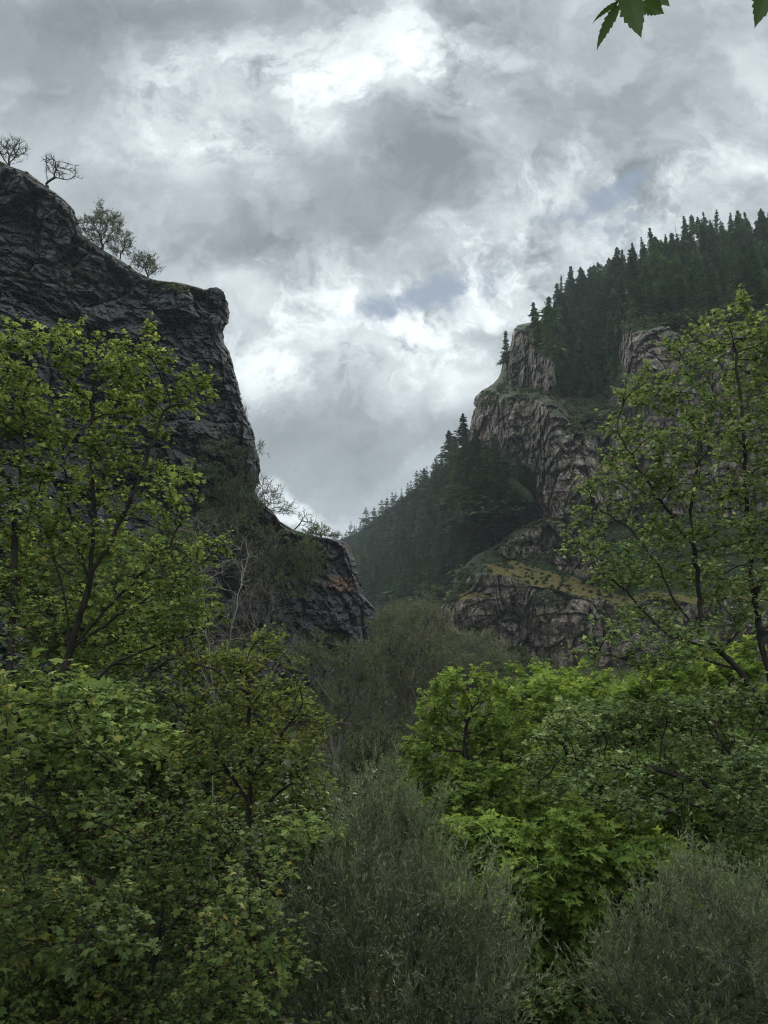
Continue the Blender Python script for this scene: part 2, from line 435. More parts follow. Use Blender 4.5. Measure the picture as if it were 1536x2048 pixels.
# finer columns towards the visible flank
t = np.linspace(0, 1, 400); t = 1 - (1 - t) ** 1.15
L.PX = -420. + (xr + 420.)[:, None] * t[None, :]
px, py = L.PX, L.PY
Y = idw(px, py, [(-400, 150, 74), (-420, 700, 46), (-420, 1300, 40), (0, 340, 86), (0, 700, 68), (0, 1100, 56), (0, 1400, 50), (160, 480, 88), (300, 580, 94), (300, 760, 82), (300, 900, 76), (300, 1150, 64), (300, 1400, 58),
                 (440, 600, 99), (440, 760, 93), (400, 900, 84), (510, 900, 92), (450, 1050, 78), (520, 1060, 92), (560, 1060, 94), (540, 1200, 74), (620, 1110, 101), (700, 1110, 104), (680, 1180, 97), (600, 1200, 90), (560, 1330, 72), (650, 1330, 84), (720, 1250, 96), (740, 1400, 90)])
d = np.clip((xr[:, None] - px), 0, None)
fl = np.interp(rows, [120, 330, 560, 620, 1000, 1090, 1440], [18, 18, 20, 34, 40, 24, 40])[:, None]
u = np.clip(1 - d / fl, 0, 1); Y = Y + 6. * (1 - np.sqrt(np.clip(1 - u * u, 0, 1)))
w = P(px, py, Y).reshape(-1, 3)
warp = np.stack([fbm(w * .12, 11, 3), fbm(w * .12, 12, 3), fbm(w * .12, 13, 3)], -1)
w2 = w + warp * 1.4
tilt = w2 @ np.array([[.83, .1, .55], [0, 1, .1], [-.55, 0, .83]])          # bedding dips to the right
f1, e1 = facets(tilt / np.array([8., 8., 9.5]), 21); f2, e2 = facets(tilt / np.array([3.6, 3.6, 3.0]), 31); f3, e3 = facets(tilt / np.array([1.5, 1.5, 1.05]), 41)
n1 = fbm(w * .05, 51, 4)
f4, e4 = facets(w / np.array([.62, .62, .5]), 43)
rel = 4.5 * n1 + 3.2 * f1 + 2.2 * f2 + 1.15 * f3 + .5 * f4 + .25 * fbm(w * 1.6, 61, 3)
rel += 1.2 * np.exp(-(e1 / .05) ** 2) + .55 * np.exp(-(e2 / .07) ** 2)
LY = Y + rel.reshape(Y.shape) * (1 - .35 * u)
L.Yv = LY
veg = .22 * fbm(w * .11, 71, 4).reshape(Y.shape)
for (cx, cy, rx, ry, s) in [(440, 960, 70, 140, .3), (470, 1060, 80, 60, .3), (590, 1130, 45, 50, .35), (600, 1180, 30, 40, .3), (330, 575, 90, 9, .3), (400, 580, 40, 6, .4), (120, 540, 120, 40, .15), (640, 1290, 40, 30, .35), (80, 355, 60, 14, .3), (540, 1080, 70, 40, .25)]:
    veg += s * np.exp(-((px - cx) / rx) ** 2 - ((py - cy) / ry) ** 2)
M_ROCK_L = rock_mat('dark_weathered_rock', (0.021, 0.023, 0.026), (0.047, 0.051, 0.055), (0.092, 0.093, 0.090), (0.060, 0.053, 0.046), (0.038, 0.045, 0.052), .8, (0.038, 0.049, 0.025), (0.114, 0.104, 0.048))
gr = np.zeros_like(veg)
rust = np.clip(np.exp(-((px - 682) / 22) ** 2 - ((py - 1168) / 15) ** 2) * 1.6 + np.exp(-((px - 700) / 16) ** 2 - ((py - 1096) / 6) ** 2) * .7, 0, 1) * .8
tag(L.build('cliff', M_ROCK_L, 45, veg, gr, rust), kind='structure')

# ---- right hand mountain: cliffs stepped by ledges, wooded slopes above
edgeR = [(1780, 330), (1660, 395), (1540, 462), (1440, 470), (1400, 478), (1350, 494), (1300, 512), (1250, 535), (1200, 556), (1150, 580), (1120, 602), (1095, 640), (1058, 645), (1036, 650), (1027, 657), (1024, 672), (1021, 690), (1012, 712), (1004, 735), (996, 757),
         (985, 768), (962, 783), (951, 793), (948, 806), (950, 816), (944, 830), (941, 850), (936, 870), (930, 890), (932, 905), (950, 930), (985, 965), (1040, 1005), (1080, 1026), (1078, 1036), (1058, 1046), (1030, 1060), (1006, 1082), (975, 1098), (950, 1112), (925, 1136), (905, 1165), (890, 1195), (868, 1218), (863, 1240), (866, 1290), (850, 1360), (830, 1440)]
exr = np.array([e[0] for e in edgeR], float); eyr = np.array([e[1] for e in edgeR], float)
rowsR = np.concatenate([np.arange(330, 650, 2.6), np.arange(650, 670, 1.2), np.arange(670, 760, 2.), np.arange(760, 800, 1.2), np.arange(800, 900, 1.9), np.arange(900, 1060, 1.3), np.arange(1060, 1240, 1.5), np.arange(1240, 1440, 2.)])
xlR = np.interp(rowsR, eyr, exr) + jag(rowsR, 9, 2.0, 11.)
NCR = 470
R_ = Relief(rowsR, xlR, np.full(len(rowsR), 1800.), NCR)
t = np.linspace(0, 1, NCR) ** 1.35
R_.PX = xlR[:, None] + (1800. - xlR)[:, None] * t[None, :]
px, py = R_.PX, R_.PY
wx = 26 * fbm(np.stack([px.ravel() * .02, py.ravel() * .02, 0 * px.ravel()], -1), 81, 3).reshape(px.shape); wy = 14 * fbm(np.stack([px.ravel() * .02, py.ravel() * .02, 9 + 0 * px.ravel()], -1), 82, 3).reshape(px.shape)
qx, qy = px + wx, py + wy
CL = [[(860, 1212), (905, 1196), (930, 1150), (1000, 1140), (1060, 1165), (1130, 1190), (1300, 1200), (1800, 1190), (1800, 1335), (1100, 1345), (1000, 1310), (900, 1270), (850, 1260)],
      [(985, 1098), (1050, 1052), (1090, 1034), (1180, 1050), (1190, 1105), (1260, 1130), (1270, 1172), (1170, 1165), (1090, 1128), (1010, 1122)],
      [(925, 885), (940, 795), (1000, 772), (1027, 655), (1062, 662), (1100, 742), (1112, 792), (1185, 815), (1222, 806), (1240, 765), (1236, 662), (1370, 640), (1536, 632), (1800, 600), (1800, 1010), (1536, 1025), (1300, 1032), (1150, 1045), (1066, 1012), (1056, 940), (990, 912)]]
LED = [[(955, 1130), (1040, 1126), (1110, 1146), (1190, 1172), (1270, 1190), (1800, 1185), (1800, 1200), (1230, 1206), (1120, 1190), (1050, 1165), (965, 1142)],
       [(885, 1190), (960, 1186), (985, 1196), (900, 1204)],
       [(960, 795), (1000, 770), (1105, 785), (1110, 802), (1010, 800)], [(1120, 800), (1235, 800), (1230, 822), (1130, 822)], [(1400, 590), (1800, 560), (1800, 600), (1400, 612)]]
cl = np.zeros(px.shape); le = np.zeros(px.shape)
for c in CL: cl = np.maximum(cl, inside(qx, qy, c))
for c in LED: le = np.maximum(le, inside(qx, qy, c))
cl = blur(cl * (1 - le), 2); le = blur(le * 1., 2)
k = 1.05 * (1 - cl) * (1 - le) + .10 * cl + 2.1 * le
# march every column from the foot of the face upwards
base = np.interp(np.linspace(830, 1800, 200), [830, 900, 1100, 1300, 1536, 1800], [158, 150, 140, 128, 112, 98])
NX = 420; gx = np.linspace(830, 1800, NX); gyv = np.arange(1440, 329, -1.5)
def grid_sample(A, X, Yp):
    """nearest sample of a relief-grid field at photo points"""
    ri = np.clip(np.searchsorted(rowsR, Yp), 0, len(rowsR) - 1)
    tt = np.clip((X - xlR[ri]) / (1800. - xlR[ri]), 0, 1) ** (1 / 1.35)
    return A[ri, np.clip((tt * (NCR - 1)).astype(int), 0, NCR - 1)]
Yc = np.interp(gx, np.linspace(830, 1800, 200), base); D = np.zeros((len(gyv), NX)); D[0] = Yc
for j in range(1, len(gyv)):
    s0 = slope(gx, gyv[j - 1])[1]; s1 = slope(gx, gyv[j])[1]
    kk = grid_sample(k, gx, np.full(NX, gyv[j]))
    Yc = Yc + np.clip(kk * Yc * (s1 - s0) / np.clip(1 - kk * s1, .3, None), 0, 6)
    Yc = np.minimum(Yc, 520)
    D[j] = Yc
D = blur(D, 14)
def Dat(X, Yp):
    ci = (X - 830) / (1800 - 830) * (NX - 1); ri = (1440 - Yp) / 1.5
    c0 = np.clip(ci.astype(int), 0, NX - 2); r0 = np.clip(ri.astype(int), 0, len(gyv) - 2); fc = np.clip(ci - c0, 0, 1); fr = np.clip(ri - r0, 0, 1)
    return (D[r0, c0] * (1 - fc) + D[r0, c0 + 1] * fc) * (1 - fr) + (D[r0 + 1, c0] * (1 - fc) + D[r0 + 1, c0 + 1] * fc) * fr
Y = Dat(px, py)
d = np.clip(px - xlR[:, None], 0, None)
fl = np.interp(rowsR, [330, 600, 660, 1020, 1060, 1440], [30, 30, 40, 50, 40, 60])[:, None]
u = np.clip(1 - d / fl, 0, 1); Y = Y + np.interp(rowsR, [330, 600, 700, 1440], [14, 14, 16, 14])[:, None] * (1 - np.sqrt(np.clip(1 - u * u, 0, 1)))
# buttresses and gullies
for (cx, cy, rx, ry, a) in [(1165, 730, 60, 110, 26), (1075, 900, 18, 120, 5), (1000, 850, 40, 80, -3), (1300, 720, 60, 60, -10), (1190, 900, 24, 100, 5), (1215, 1250, 30, 60, 4), (1100, 1240, 30, 60, -4), (1030, 1240, 25, 50, 5), (940, 1230, 40, 40, -3), (1160, 1270, 30, 60, -3)]:
    Y = Y + a * np.exp(-((px - cx) / rx) ** 2 - ((py - cy) / ry) ** 2)
w = P(px, py, Y).reshape(-1, 3)
warp = np.stack([fbm(w * .05, 111, 3), fbm(w * .05, 112, 3), fbm(w * .05, 113, 3)], -1); w2 = w + warp * .8
f1, e1 = facets(w2 / np.array([10., 10., 15.]), 121); f2, e2 = facets(w2 / np.array([4.0, 4.0, 6.5]), 131); f3, e3 = facets(w2 / np.array([1.7, 1.7, 2.6]), 141); f4, e4 = facets(w2 / np.array([9., 9., 2.2]), 151)
relc = 2.5 * fbm(w * np.array([.05, .05, .012]), 156, 4) + 5.0 * f1 + 3.2 * f2 + 1.6 * f3 + 2.0 * f4 + .5 * facets(w / np.array([.8, .8, 1.3]), 155)[0] + 1.6 * np.exp(-(e1 / .06) ** 2) + .9 * np.exp(-(e2 / .07) ** 2)
rels = 5 * fbm(w * .04, 161, 4) + 1.2 * fbm(w * .3, 162, 3) + 1.1 * f3
relm = (relc.reshape(Y.shape) * cl + rels.reshape(Y.shape) * (1 - cl)) * np.clip(Y / 200, .5, 1.6)
R_.Yv = Y + relm * (1 - .4 * u)
nv = fbm(w * .07, 171, 4).reshape(Y.shape)
vegR = .70 * (1 - cl) * (1 - le) + .30 * nv + .12
for (cx, cy, rx, ry, s) in [(1010, 785, 60, 16, .5), (1180, 815, 60, 14, .5), (1180, 850, 50, 26, .45), (1100, 960, 30, 90, .15), (1090, 1200, 30, 30, .25), (1180, 1260, 16, 30, .35), (1060, 760, 40, 40, .3), (1040, 1240, 30, 16, .4)]:
    vegR += s * np.exp(-((px - cx) / rx) ** 2 - ((py - cy) / ry) ** 2)
graR = le * np.where(py > 1000, .72, .3) + .22 * fbm(w * .5, 191, 3).reshape(Y.shape) * (le > .05)
for (cx, cy, rx, ry, s) in [(930, 1188, 45, 9, .8), (1110, 1040, 50, 9, .7), (1070, 1090, 60, 12, .45), (1170, 1090, 40, 14, .5), (1440, 580, 60, 10, .5)]:
    graR = graR + s * np.exp(-((px - cx) / rx) ** 2 - ((py - cy) / ry) ** 2)
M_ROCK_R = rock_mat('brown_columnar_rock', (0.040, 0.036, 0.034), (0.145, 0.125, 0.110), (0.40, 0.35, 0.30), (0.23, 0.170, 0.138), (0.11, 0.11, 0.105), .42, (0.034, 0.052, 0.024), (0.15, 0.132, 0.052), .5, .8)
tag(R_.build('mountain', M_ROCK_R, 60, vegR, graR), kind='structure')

# ---- forested hillside that closes the valley
edgeH = [(640, 1092), (668, 1082), (690, 1076), (720, 1062), (760, 1034), (800, 1000), (840, 970), (880, 938), (915, 915), (925, 907), (930, 880)]
exh = np.array([e[0] for e in edgeH], float); eyh = np.array([e[1] for e in edgeH], float)
rowsH = np.arange(880, 1330, 4.)
xlH = np.interp(rowsH, eyh[::-1], exh[::-1]); xlH[rowsH > 1092] = 640
H = Relief(rowsH, xlH, np.interp(rowsH, [880, 900, 930, 985, 1035, 1045, 1330], [945, 962, 1000, 1062, 1082, 1090, 1180]), 120)
px, py = H.PX, H.PY
H.Yv = idw(px, py, [(870, 1230, 225), (1060, 1060, 222), (1100, 1010, 232), (1000, 960, 246), (935, 900, 262), (930, 880, 268), (880, 940, 330), (820, 985, 430), (760, 1034, 540), (690, 1078, 650), (640, 1095, 660), (700, 1200, 360), (760, 1130, 350), (800, 1060, 360), (870, 1060, 285), (920, 1000, 270), (800, 1200, 270), (940, 1120, 230), (1180, 1000, 236), (1180, 1200, 215), (640, 1320, 300), (870, 1320, 200), (1180, 1320, 190)], 3., 2500.)
w = P(px, py, H.Yv).reshape(-1, 3)
front = R_.at(px.ravel(), py.ravel()).reshape(px.shape) - 7
near = sstep(885, 950, px) * (1 - sstep(1030, 1062, py))
H.Yv = H.Yv * (1 - near) + np.minimum(H.Yv, front) * near
H.Yv = H.Yv + (2.5 * fbm(w * .03, 181, 4)).reshape(px.shape)
tag(H.build('hill', rock_mat('forest_floor', (.02, .02, .016), (.05, .048, .035), (.10, .09, .07), (.05, .045, .03), (.03, .035, .025), .5, (.022, .036, .016), (.06, .06, .03)), 80, .8 + 0 * px, 0 * px), kind='structure')
# ------------------------------------------------------------------ plant kit
def fan(outline, centre, fold=.38, droop=.28):
    o = np.array(outline, float); full = np.concatenate([o, o[::-1][1:-1] * [-1, 1]]) if abs(o[0, 0]) < 1e-6 and abs(o[-1, 0]) < 1e-6 else o
    n = len(full); V = np.concatenate([[centre], full]); V = np.c_[V, fold * np.abs(V[:, 0]) * -1 - droop * V[:, 1] ** 2]
    F_ = np.array([[0, 1 + i, 1 + (i + 1) % n] for i in range(n)])
    return V, [F_]
MAPLE = fan([(0, 0), (.22, -.06), (.40, .10), (.30, .24), (.60, .48), (.40, .56), (.25, .52), (.20, .74), (0, 1.0)], (0, .32))
def _lance(w, x0=0., y0=0., ang=0., L=1., droop=.2):
    p = np.array([(0, 0), (w, .35), (w * .75, .65), (0, 1.), (-w * .75, .65), (-w, .35)], float) * L
    z = -.35 * np.abs(p[:, 0]) - droop * (p[:, 1]) ** 2
    c, s = math.cos(ang), math.sin(ang)
    return np.c_[x0 + p[:, 0] * c + p[:, 1] * s, y0 - p[:, 0] * s + p[:, 1] * c, z]
def compound(angs, w=.2, droop=.25):
    V = []; F_ = []
    for (x0, y0, a, L) in angs:
        k = 6 * len(V); V.append(_lance(w, x0, y0, a, L, droop)); F_ += [[k, k + 1, k + 2, k + 3], [k, k + 3, k + 4, k + 5]]
    return np.concatenate(V), [np.array(F_)]
ELDER = compound([(0, .42, 0, .62), (.02, .38, 1.0, .52), (-.02, .38, -1.0, .52), (.01, .15, 1.25, .42), (-.01, .15, -1.25, .42)], .26, .3)
NARROW = (np.array([(0, 0, 0), (.10, .45, .02), (0, 1, -.06), (-.10, .45, .02)], float), [np.array([[0, 1, 2, 3]])])
OVATE = (np.array([(0, 0, 0), (.30, .35, -.05), (.22, .72, -.08), (0, 1, -.1), (-.22, .72, -.08), (-.30, .35, -.05)], float), [np.array([[0, 1, 2, 3], [0, 3, 4, 5]])])
TUFT = compound([(0, 0, 0, 1.), (0, 0, 1.1, .8), (0, 0, -1.1, .85), (0, .1, .5, .7), (0, .1, -.6, .7)], .22, .15)

def unit(v): return v / np.maximum(np.linalg.norm(v, axis=-1, keepdims=True), 1e-9)

def scatter(tmpl, pos, axis, nrm, size):
    """copies of a template placed at pos, long side along axis, face along nrm -> verts, faces, n"""
    TV, TF = tmpl
    y = unit(axis); x = unit(np.cross(y, nrm)); z = np.cross(x, y)
    V = pos[:, None, :] + size[:, None, None] * (TV[None, :, 0:1] * x[:, None] + TV[None, :, 1:2] * y[:, None] + TV[None, :, 2:3] * z[:, None])
    off = np.arange(len(pos)) * len(TV)
    return V.reshape(-1, 3), [(f[None] + off[:, None, None]).reshape(-1, f.shape[1]) for f in TF]

def tubes(A, B, ra, rb, sides=5):
    """one tapered stick per (A,B) pair"""
    d = unit(B - A); ref = np.where(np.abs(d[:, 2:3]) < .9, np.array([[0, 0, 1.]]), np.array([[1., 0, 0]]))
    x = unit(np.cross(d, ref)); y = np.cross(d, x)
    a = np.arange(sides) * 2 * math.pi / sides
    ring = np.cos(a)[None, :, None] * x[:, None] + np.sin(a)[None, :, None] * y[:, None]
    V = np.concatenate([A[:, None] + ra[:, None, None] * ring, B[:, None] + rb[:, None, None] * ring], 1)
    i = np.arange(sides); j = (i + 1) % sides
    q = np.stack([i, j, j + sides, i + sides], -1)
    return V.reshape(-1, 3), (q[None] + (np.arange(len(A)) * 2 * sides)[:, None, None]).reshape(-1, 4)

def grow(att, nodes, par, step, dk, rng, wander=.25, up=.12, maxit=160):
    nodes = [np.asarray(nodes, float)]; par = [np.asarray(par, int)]
    N = np.concatenate(nodes); PA = np.concatenate(par)
    D = ((att[:, None] - N[None]) ** 2).sum(2); idx = D.argmin(1); d = np.sqrt(D.min(1)); age = np.zeros(len(att), int)
    for it in range(maxit):
        if not len(att): break
        dirs = unit(att - N[idx])
        ui, inv = np.unique(idx, return_inverse=True)
        S = np.zeros((len(ui), 3)); np.add.at(S, inv, dirs)
        S = unit(S) + wander * rng.normal(size=S.shape) + np.array([0, 0, up])
        new = N[ui] + step * unit(S)
        k0 = len(N); N = np.concatenate([N, new]); PA = np.concatenate([PA, ui])
        Dn = ((att[:, None] - new[None]) ** 2).sum(2); j = Dn.argmin(1); dn = np.sqrt(Dn[np.arange(len(att)), j])
        m = dn < d - step * .05
        age = np.where(m, 0, age + 1)
        idx = np.where(m, k0 + j, idx); d = np.where(m, dn, d)
        keep = (d > dk) & (age < 14)
        att, idx, d, age = att[keep], idx[keep], d[keep], age[keep]
    return N, PA

def radii(N, PA, r0, n=2.3):
    w = np.zeros(len(N)); cnt = np.zeros(len(N), int)
    for i in range(len(N) - 1, 0, -1):
        if w[i] == 0: w[i] = r0 ** n
        w[PA[i]] += w[i]
    w[0] = max(w[0], r0 ** n)
    return w ** (1 / n)

def polyline(pts, step, rng, wig=.03):
    pts = np.array(pts, float); out = [pts[0]]
    for a, b in zip(pts[:-1], pts[1:]):
        L = np.linalg.norm(b - a); k = max(1, int(L / step))
        for i in range(1, k + 1):
            out.append(a + (b - a) * i / k + (rng.normal(size=3) * wig * step * 4 if i < k else 0))
    return np.array(out)

PLANTS = {}
NAT, NTW, NLF = 2.6, 1.5, 1.5
def plant(name, label, cat, Y, base, clumps, mats, seed, limbs=(), natt=500, step=.12, dk=.16, r0=.004, rpow=2.3,
          twig=None, leaf=None, leafr=2.2, group=None, parts=('trunk', 'crown'), wander=.25, up=.12, base_z=None, rmin=0., sides=5, leaf_nodes=None, hollow=.35, rmax=None, straight=False, dj=1.6, spk=1.2):
    rng = np.random.default_rng(seed)
    m = Y / F * 1.05
    bx, by = base
    b0 = P(bx, by, Y); b0 = np.array(b0)
    gz = float(ground_z(b0[0], b0[1])) - .05 if base_z is None else base_z
    if base_z is None: root = np.array([b0[0], b0[1], gz])
    else: root = b0.copy()
    # attraction points inside the clumps
    wts = np.array([c[2] * c[3] * (c[5] if len(c) > 5 else 1.) for c in clumps], float); wts /= wts.sum()
    att = []
    for c, wt in zip(clumps, wts):
        k = max(4, int(natt * NAT * wt)); v = unit(rng.normal(size=(k, 3))) * (hollow + (1 - hollow) * rng.random((k, 1)) ** .5)
        dz = c[4] if len(c) > 4 else rng.normal() * dj * (c[2] * c[3]) ** .5 * m
        ctr = P(c[0] + rng.normal() * .18 * c[2], c[1] + rng.normal() * .18 * c[3], Y + dz); rx, rz = c[2] * m * 1.08, c[3] * m * 1.08; ry = (rx * rz) ** .5
        att.append(ctr + v * np.array([rx, ry, rz]))
        for _ in range(rng.poisson(spk)):                # stray shoots that break the outline
            dv = unit(rng.normal(size=3) + np.array([0, 0, .7])); t_ = np.linspace(.7, 1.25 + .55 * rng.random(), 6)[:, None]
            att.append(ctr + dv * np.array([rx, ry, rz]) * t_ + rng.normal(size=(6, 3)) * .05 * rx)
    att = np.concatenate(att)
    att[:, 2] = np.maximum(att[:, 2], root[2] + .1)
    nodes = [root[None]]; par = [np.array([0])]
    first = True
    for lb in limbs:
        pts = [np.array(P(q[0], q[1], Y + (q[2] if len(q) > 2 else 0.))) for q in lb]
        cur = np.concatenate(nodes)
        if first: pts = [root] + pts; k = 0; first = False
        else:
            k = int(((cur - pts[0]) ** 2).sum(1).argmin()); pts = [cur[k]] + pts
        pl = polyline(pts, step, rng)[1:]
        n0 = len(cur); nodes.append(pl); par.append(np.concatenate([[k], n0 + np.arange(len(pl) - 1)]))
    N = np.concatenate(nodes); PA = np.concatenate(par)
    N, PA = grow(att, N, PA, step, dk, rng, wander, up)
    for _ in range(2):                                   # ease the kinks
        cs = np.zeros_like(N); cn = np.zeros(len(N)); np.add.at(cs, PA[1:], N[1:]); np.add.at(cn, PA[1:], 1)
        Q = N.copy(); k_ = cn > 0; k_[0] = False
        Q[k_] = .5 * N[k_] + .25 * N[PA[k_]] + .25 * cs[k_] / cn[k_][:, None]; N = Q
    R = radii(N, PA, r0, rpow)
    if rmax: R = np.minimum(R, rmax * (R / R.max()) ** .75) if R.max() > rmax else R
    # relax joints a little
    Ns = N.copy(); Ns[1:] = .5 * N[1:] + .5 * N[PA[1:]] if False else N[1:]
    A, B = N[PA[1:]], N[1:]
    ra, rb = np.minimum(R[PA[1:]], R[1:] * 1.35), R[1:]
    big = rb > r0 * 5
    VV = []; FF = []; nv = 0
    for msk, sd in ((big, 8), (~big, sides)):
        if msk.any():
            ext = (B[msk] - A[msk]) * .06
            v, f = tubes(A[msk] - ext, B[msk] + ext, ra[msk], rb[msk], sd); VV.append(v); FF.append(f + nv); nv += len(v)
    outer = np.where(R < r0 * leafr)[0]; outer = outer[outer > 0]
    sites, sdir = N[outer], unit(N[outer] - N[PA[outer]])
    if twig:
        nt, tl, spread, tup = twig
        k = rng.poisson(nt * NTW, len(outer)); src = np.repeat(np.arange(len(outer)), k)
        p0 = sites[src]; d0 = unit(sdir[src] + spread * rng.normal(size=(len(src), 3)) + np.array([0, 0, tup]))
        ln = tl * (.5 + .8 * rng.random(len(src)))
        d1 = unit(d0 + .35 * rng.normal(size=d0.shape) + np.array([0, 0, tup * .6]))
        p1 = p0 + d0 * ln[:, None] * .5; p2 = p1 + d1 * ln[:, None] * .5
        for a_, b_, r1, r2 in ((p0, p1, r0 * .7, r0 * .5), (p1, p2, r0 * .5, r0 * .25)):
            v, f = tubes(a_, b_, np.full(len(a_), r1), np.full(len(a_), r2), 3); VV.append(v); FF.append(f + nv); nv += len(v)
        tp = (p0, p1, p2, d0, d1)
    e = empty(name, tuple(root)); tag(e, label, cat, group)
    wood = obj(parts[0], mesh(parts[0], np.concatenate(VV) - root, FF, [mats[0]], smooth=True), e)
    if leaf:
        tmpl, size, nl, mode = leaf[:4]; flat = leaf[4] if len(leaf) > 4 else .55; hang = leaf[5] if len(leaf) > 5 else -.15
        if twig:
            p0, p1, p2, d0, d1 = tp
            k = rng.poisson(nl * NLF, len(p0)); s = np.repeat(np.arange(len(p0)), k); t_ = rng.random(len(s))[:, None]
            pos = np.where(t_ < .5, p0[s] + (p1 - p0)[s] * t_ * 2, p1[s] + (p2 - p1)[s] * (t_ * 2 - 1)); bd = np.where(t_ < .5, d0[s], d1[s])
        else:
            k = rng.poisson(nl, len(sites)); s = np.repeat(np.arange(len(sites)), k); pos = sites[s] + rng.normal(size=(len(s), 3)) * step * .25; bd = sdir[s]
        n = len(pos)
        rnd = rng.normal(size=(n, 3))
        if mode == 'spray':          # leaves spread flat, facing the sky
            axis = unit(bd * .5 + rnd * [.9, .9, .25] + [0, 0, hang]); nrm = unit(np.array([0, 0, 1.]) + flat * rng.normal(size=(n, 3)))
            pos = pos + axis * size * .25
        elif mode == 'twig':         # narrow leaves standing off the twig
            axis = unit(bd * 1.0 + rnd * .6 + [0, 0, hang]); nrm = unit(rng.normal(size=(n, 3)) + [0, 0, .5])
        else:                        # drooping compound leaves
            axis = unit(bd * .4 + rnd * [.8, .8, .3] + [0, 0, hang]); nrm = unit(np.array([0, 0, 1.]) + bd * .3 + flat * rng.normal(size=(n, 3)))
        sz = size * (.4 + 1.0 * rng.random(n) ** 1.2)
        v, f = scatter(tmpl, pos - root, axis, nrm, sz)
        tone = np.clip(rng.normal(.48, .24, n) + .26 * fbm(pos * 1.6 / max(step * 8, .3), seed, 2), 0, 1)
        att_ = np.concatenate([np.repeat(tone, len(ff)) for ff in tmpl[1]])
        obj(parts[1], mesh(parts[1], v, f, [mats[1]], {'rnd': ('FACE', att_)}), e)
        PLANTS[label] = (len(N), n)
    else: PLANTS[label] = (len(N), 0)
    return e

# ------------------------------------------------------------------ conifers
def conifer_mesh(seed, whorls=26, per=7, width=.17, ragged=.3, base=.06, dead=False):
    """unit-height tree: tapered trunk and tiers of drooping needle sprays; returns (trunk, crown)"""
    rng = np.random.default_rng(seed)
    zt = np.linspace(0, 1, 9); c = np.c_[.012 * np.sin(zt * 5 + seed), .012 * np.cos(zt * 4 + seed) - .012, zt]
    tr, tf = tubes(c[:-1], c[1:], .016 * (1 - zt[:-1]) + .002, .016 * (1 - zt[1:]) + .002, 6)
    pos = []; ax = []; nr = []; sz = []; tw = [[], []]
    for w in range(whorls):
        z = base + (1 - base) * (w + rng.random() * .7) / whorls
        R = width * (1 - z) ** .8 * (1 + ragged * rng.normal()) + .012
        if rng.random() < .16 * ragged / .3: R *= .4
        if ragged > .4 and .3 < z < .6 and rng.random() < .3: continue
        a0 = rng.random() * 6.28
        for b in range(per):
            a = a0 + b * 6.28 / per + rng.normal() * .25; L = R * (.6 + .55 * rng.random())
            if rng.random() < .10: continue
            d = np.array([math.cos(a), math.sin(a), .25 - .75 * (1 - z) + rng.normal() * .12]); d /= np.linalg.norm(d)
            p0 = np.array([np.interp(z, zt, c[:, 0]), np.interp(z, zt, c[:, 1]), z])
            tw[0].append(p0); tw[1].append(p0 + d * L)
            for t_ in (.18, .5, .75):
                for sgn in (-1, 1):
                    side = np.array([-d[1], d[0], 0]) * sgn
                    pos.append(p0 + d * L * t_); ax.append(d * .8 + side * .55 + rng.normal(size=3) * .15 + [0, 0, .1]); nr.append(np.array([0, 0, 1.]) + rng.normal(size=3) * .35); sz.append(L * (.60 - .22 * t_) + .016)
    tw = np.array(tw); bv, bf = tubes(tw[0], tw[1], np.full(len(tw[0]), .0028), np.full(len(tw[0]), .001), 3)
    trunk = (np.concatenate([tr, bv]), [tf, bf + len(tr)])
    if dead: return trunk, None
    sp = (np.array([(0, 0, 0), (.17, .3, .03), (.2, .65, 0), (0, 1, -.08), (-.2, .65, 0), (-.17, .3, .03)], float), [np.array([[0, 1, 2, 3], [0, 3, 4, 5]])])
    v, f = scatter(sp, np.array(pos), np.array(ax), np.array(nr), np.array(sz))
    tone = np.repeat(rng.random(len(pos)), 2)
    return trunk, (v, f, tone)
# ------------------------------------------------------------------ foliage and bark
B_DARK = bark_mat('dark_bark', (.010, .009, .008), (.042, .037, .032))
B_GREY = bark_mat('grey_bark', (.13, .12, .11), (.30, .28, .25))
B_BROWN = bark_mat('brown_twig_bark', (.042, .040, .034), (.13, .122, .105))
L_MAPLE = leaf_mat('maple_leaf', [(0, (0.077, 0.128, 0.043)), (.45, (0.149, 0.216, 0.069)), (.78, (0.248, 0.320, 0.101)), (1, (0.396, 0.439, 0.168))], .42, 0)
L_MAPLE_Y = leaf_mat('yellowing_maple_leaf', [(0, (0.071, 0.110, 0.037)), (.4, (0.138, 0.179, 0.055)), (.8, (0.230, 0.263, 0.076)), (1, (0.306, 0.263, 0.087))], .42, 0)
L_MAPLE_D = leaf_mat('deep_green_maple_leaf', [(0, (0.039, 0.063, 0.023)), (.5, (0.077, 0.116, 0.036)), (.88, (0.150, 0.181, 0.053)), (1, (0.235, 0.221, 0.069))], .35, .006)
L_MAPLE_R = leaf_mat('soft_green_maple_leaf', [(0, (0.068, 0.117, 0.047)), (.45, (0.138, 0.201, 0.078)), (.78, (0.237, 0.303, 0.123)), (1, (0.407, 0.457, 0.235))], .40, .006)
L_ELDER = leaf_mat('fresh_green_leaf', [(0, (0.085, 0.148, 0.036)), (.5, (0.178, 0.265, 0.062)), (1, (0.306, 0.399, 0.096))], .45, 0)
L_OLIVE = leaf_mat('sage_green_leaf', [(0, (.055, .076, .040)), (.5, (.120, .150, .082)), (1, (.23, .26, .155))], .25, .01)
L_BROWN = leaf_mat('grey_green_bud', [(0, (.050, .058, .036)), (.5, (.120, .134, .082)), (1, (.22, .23, .15))], .2, 0)
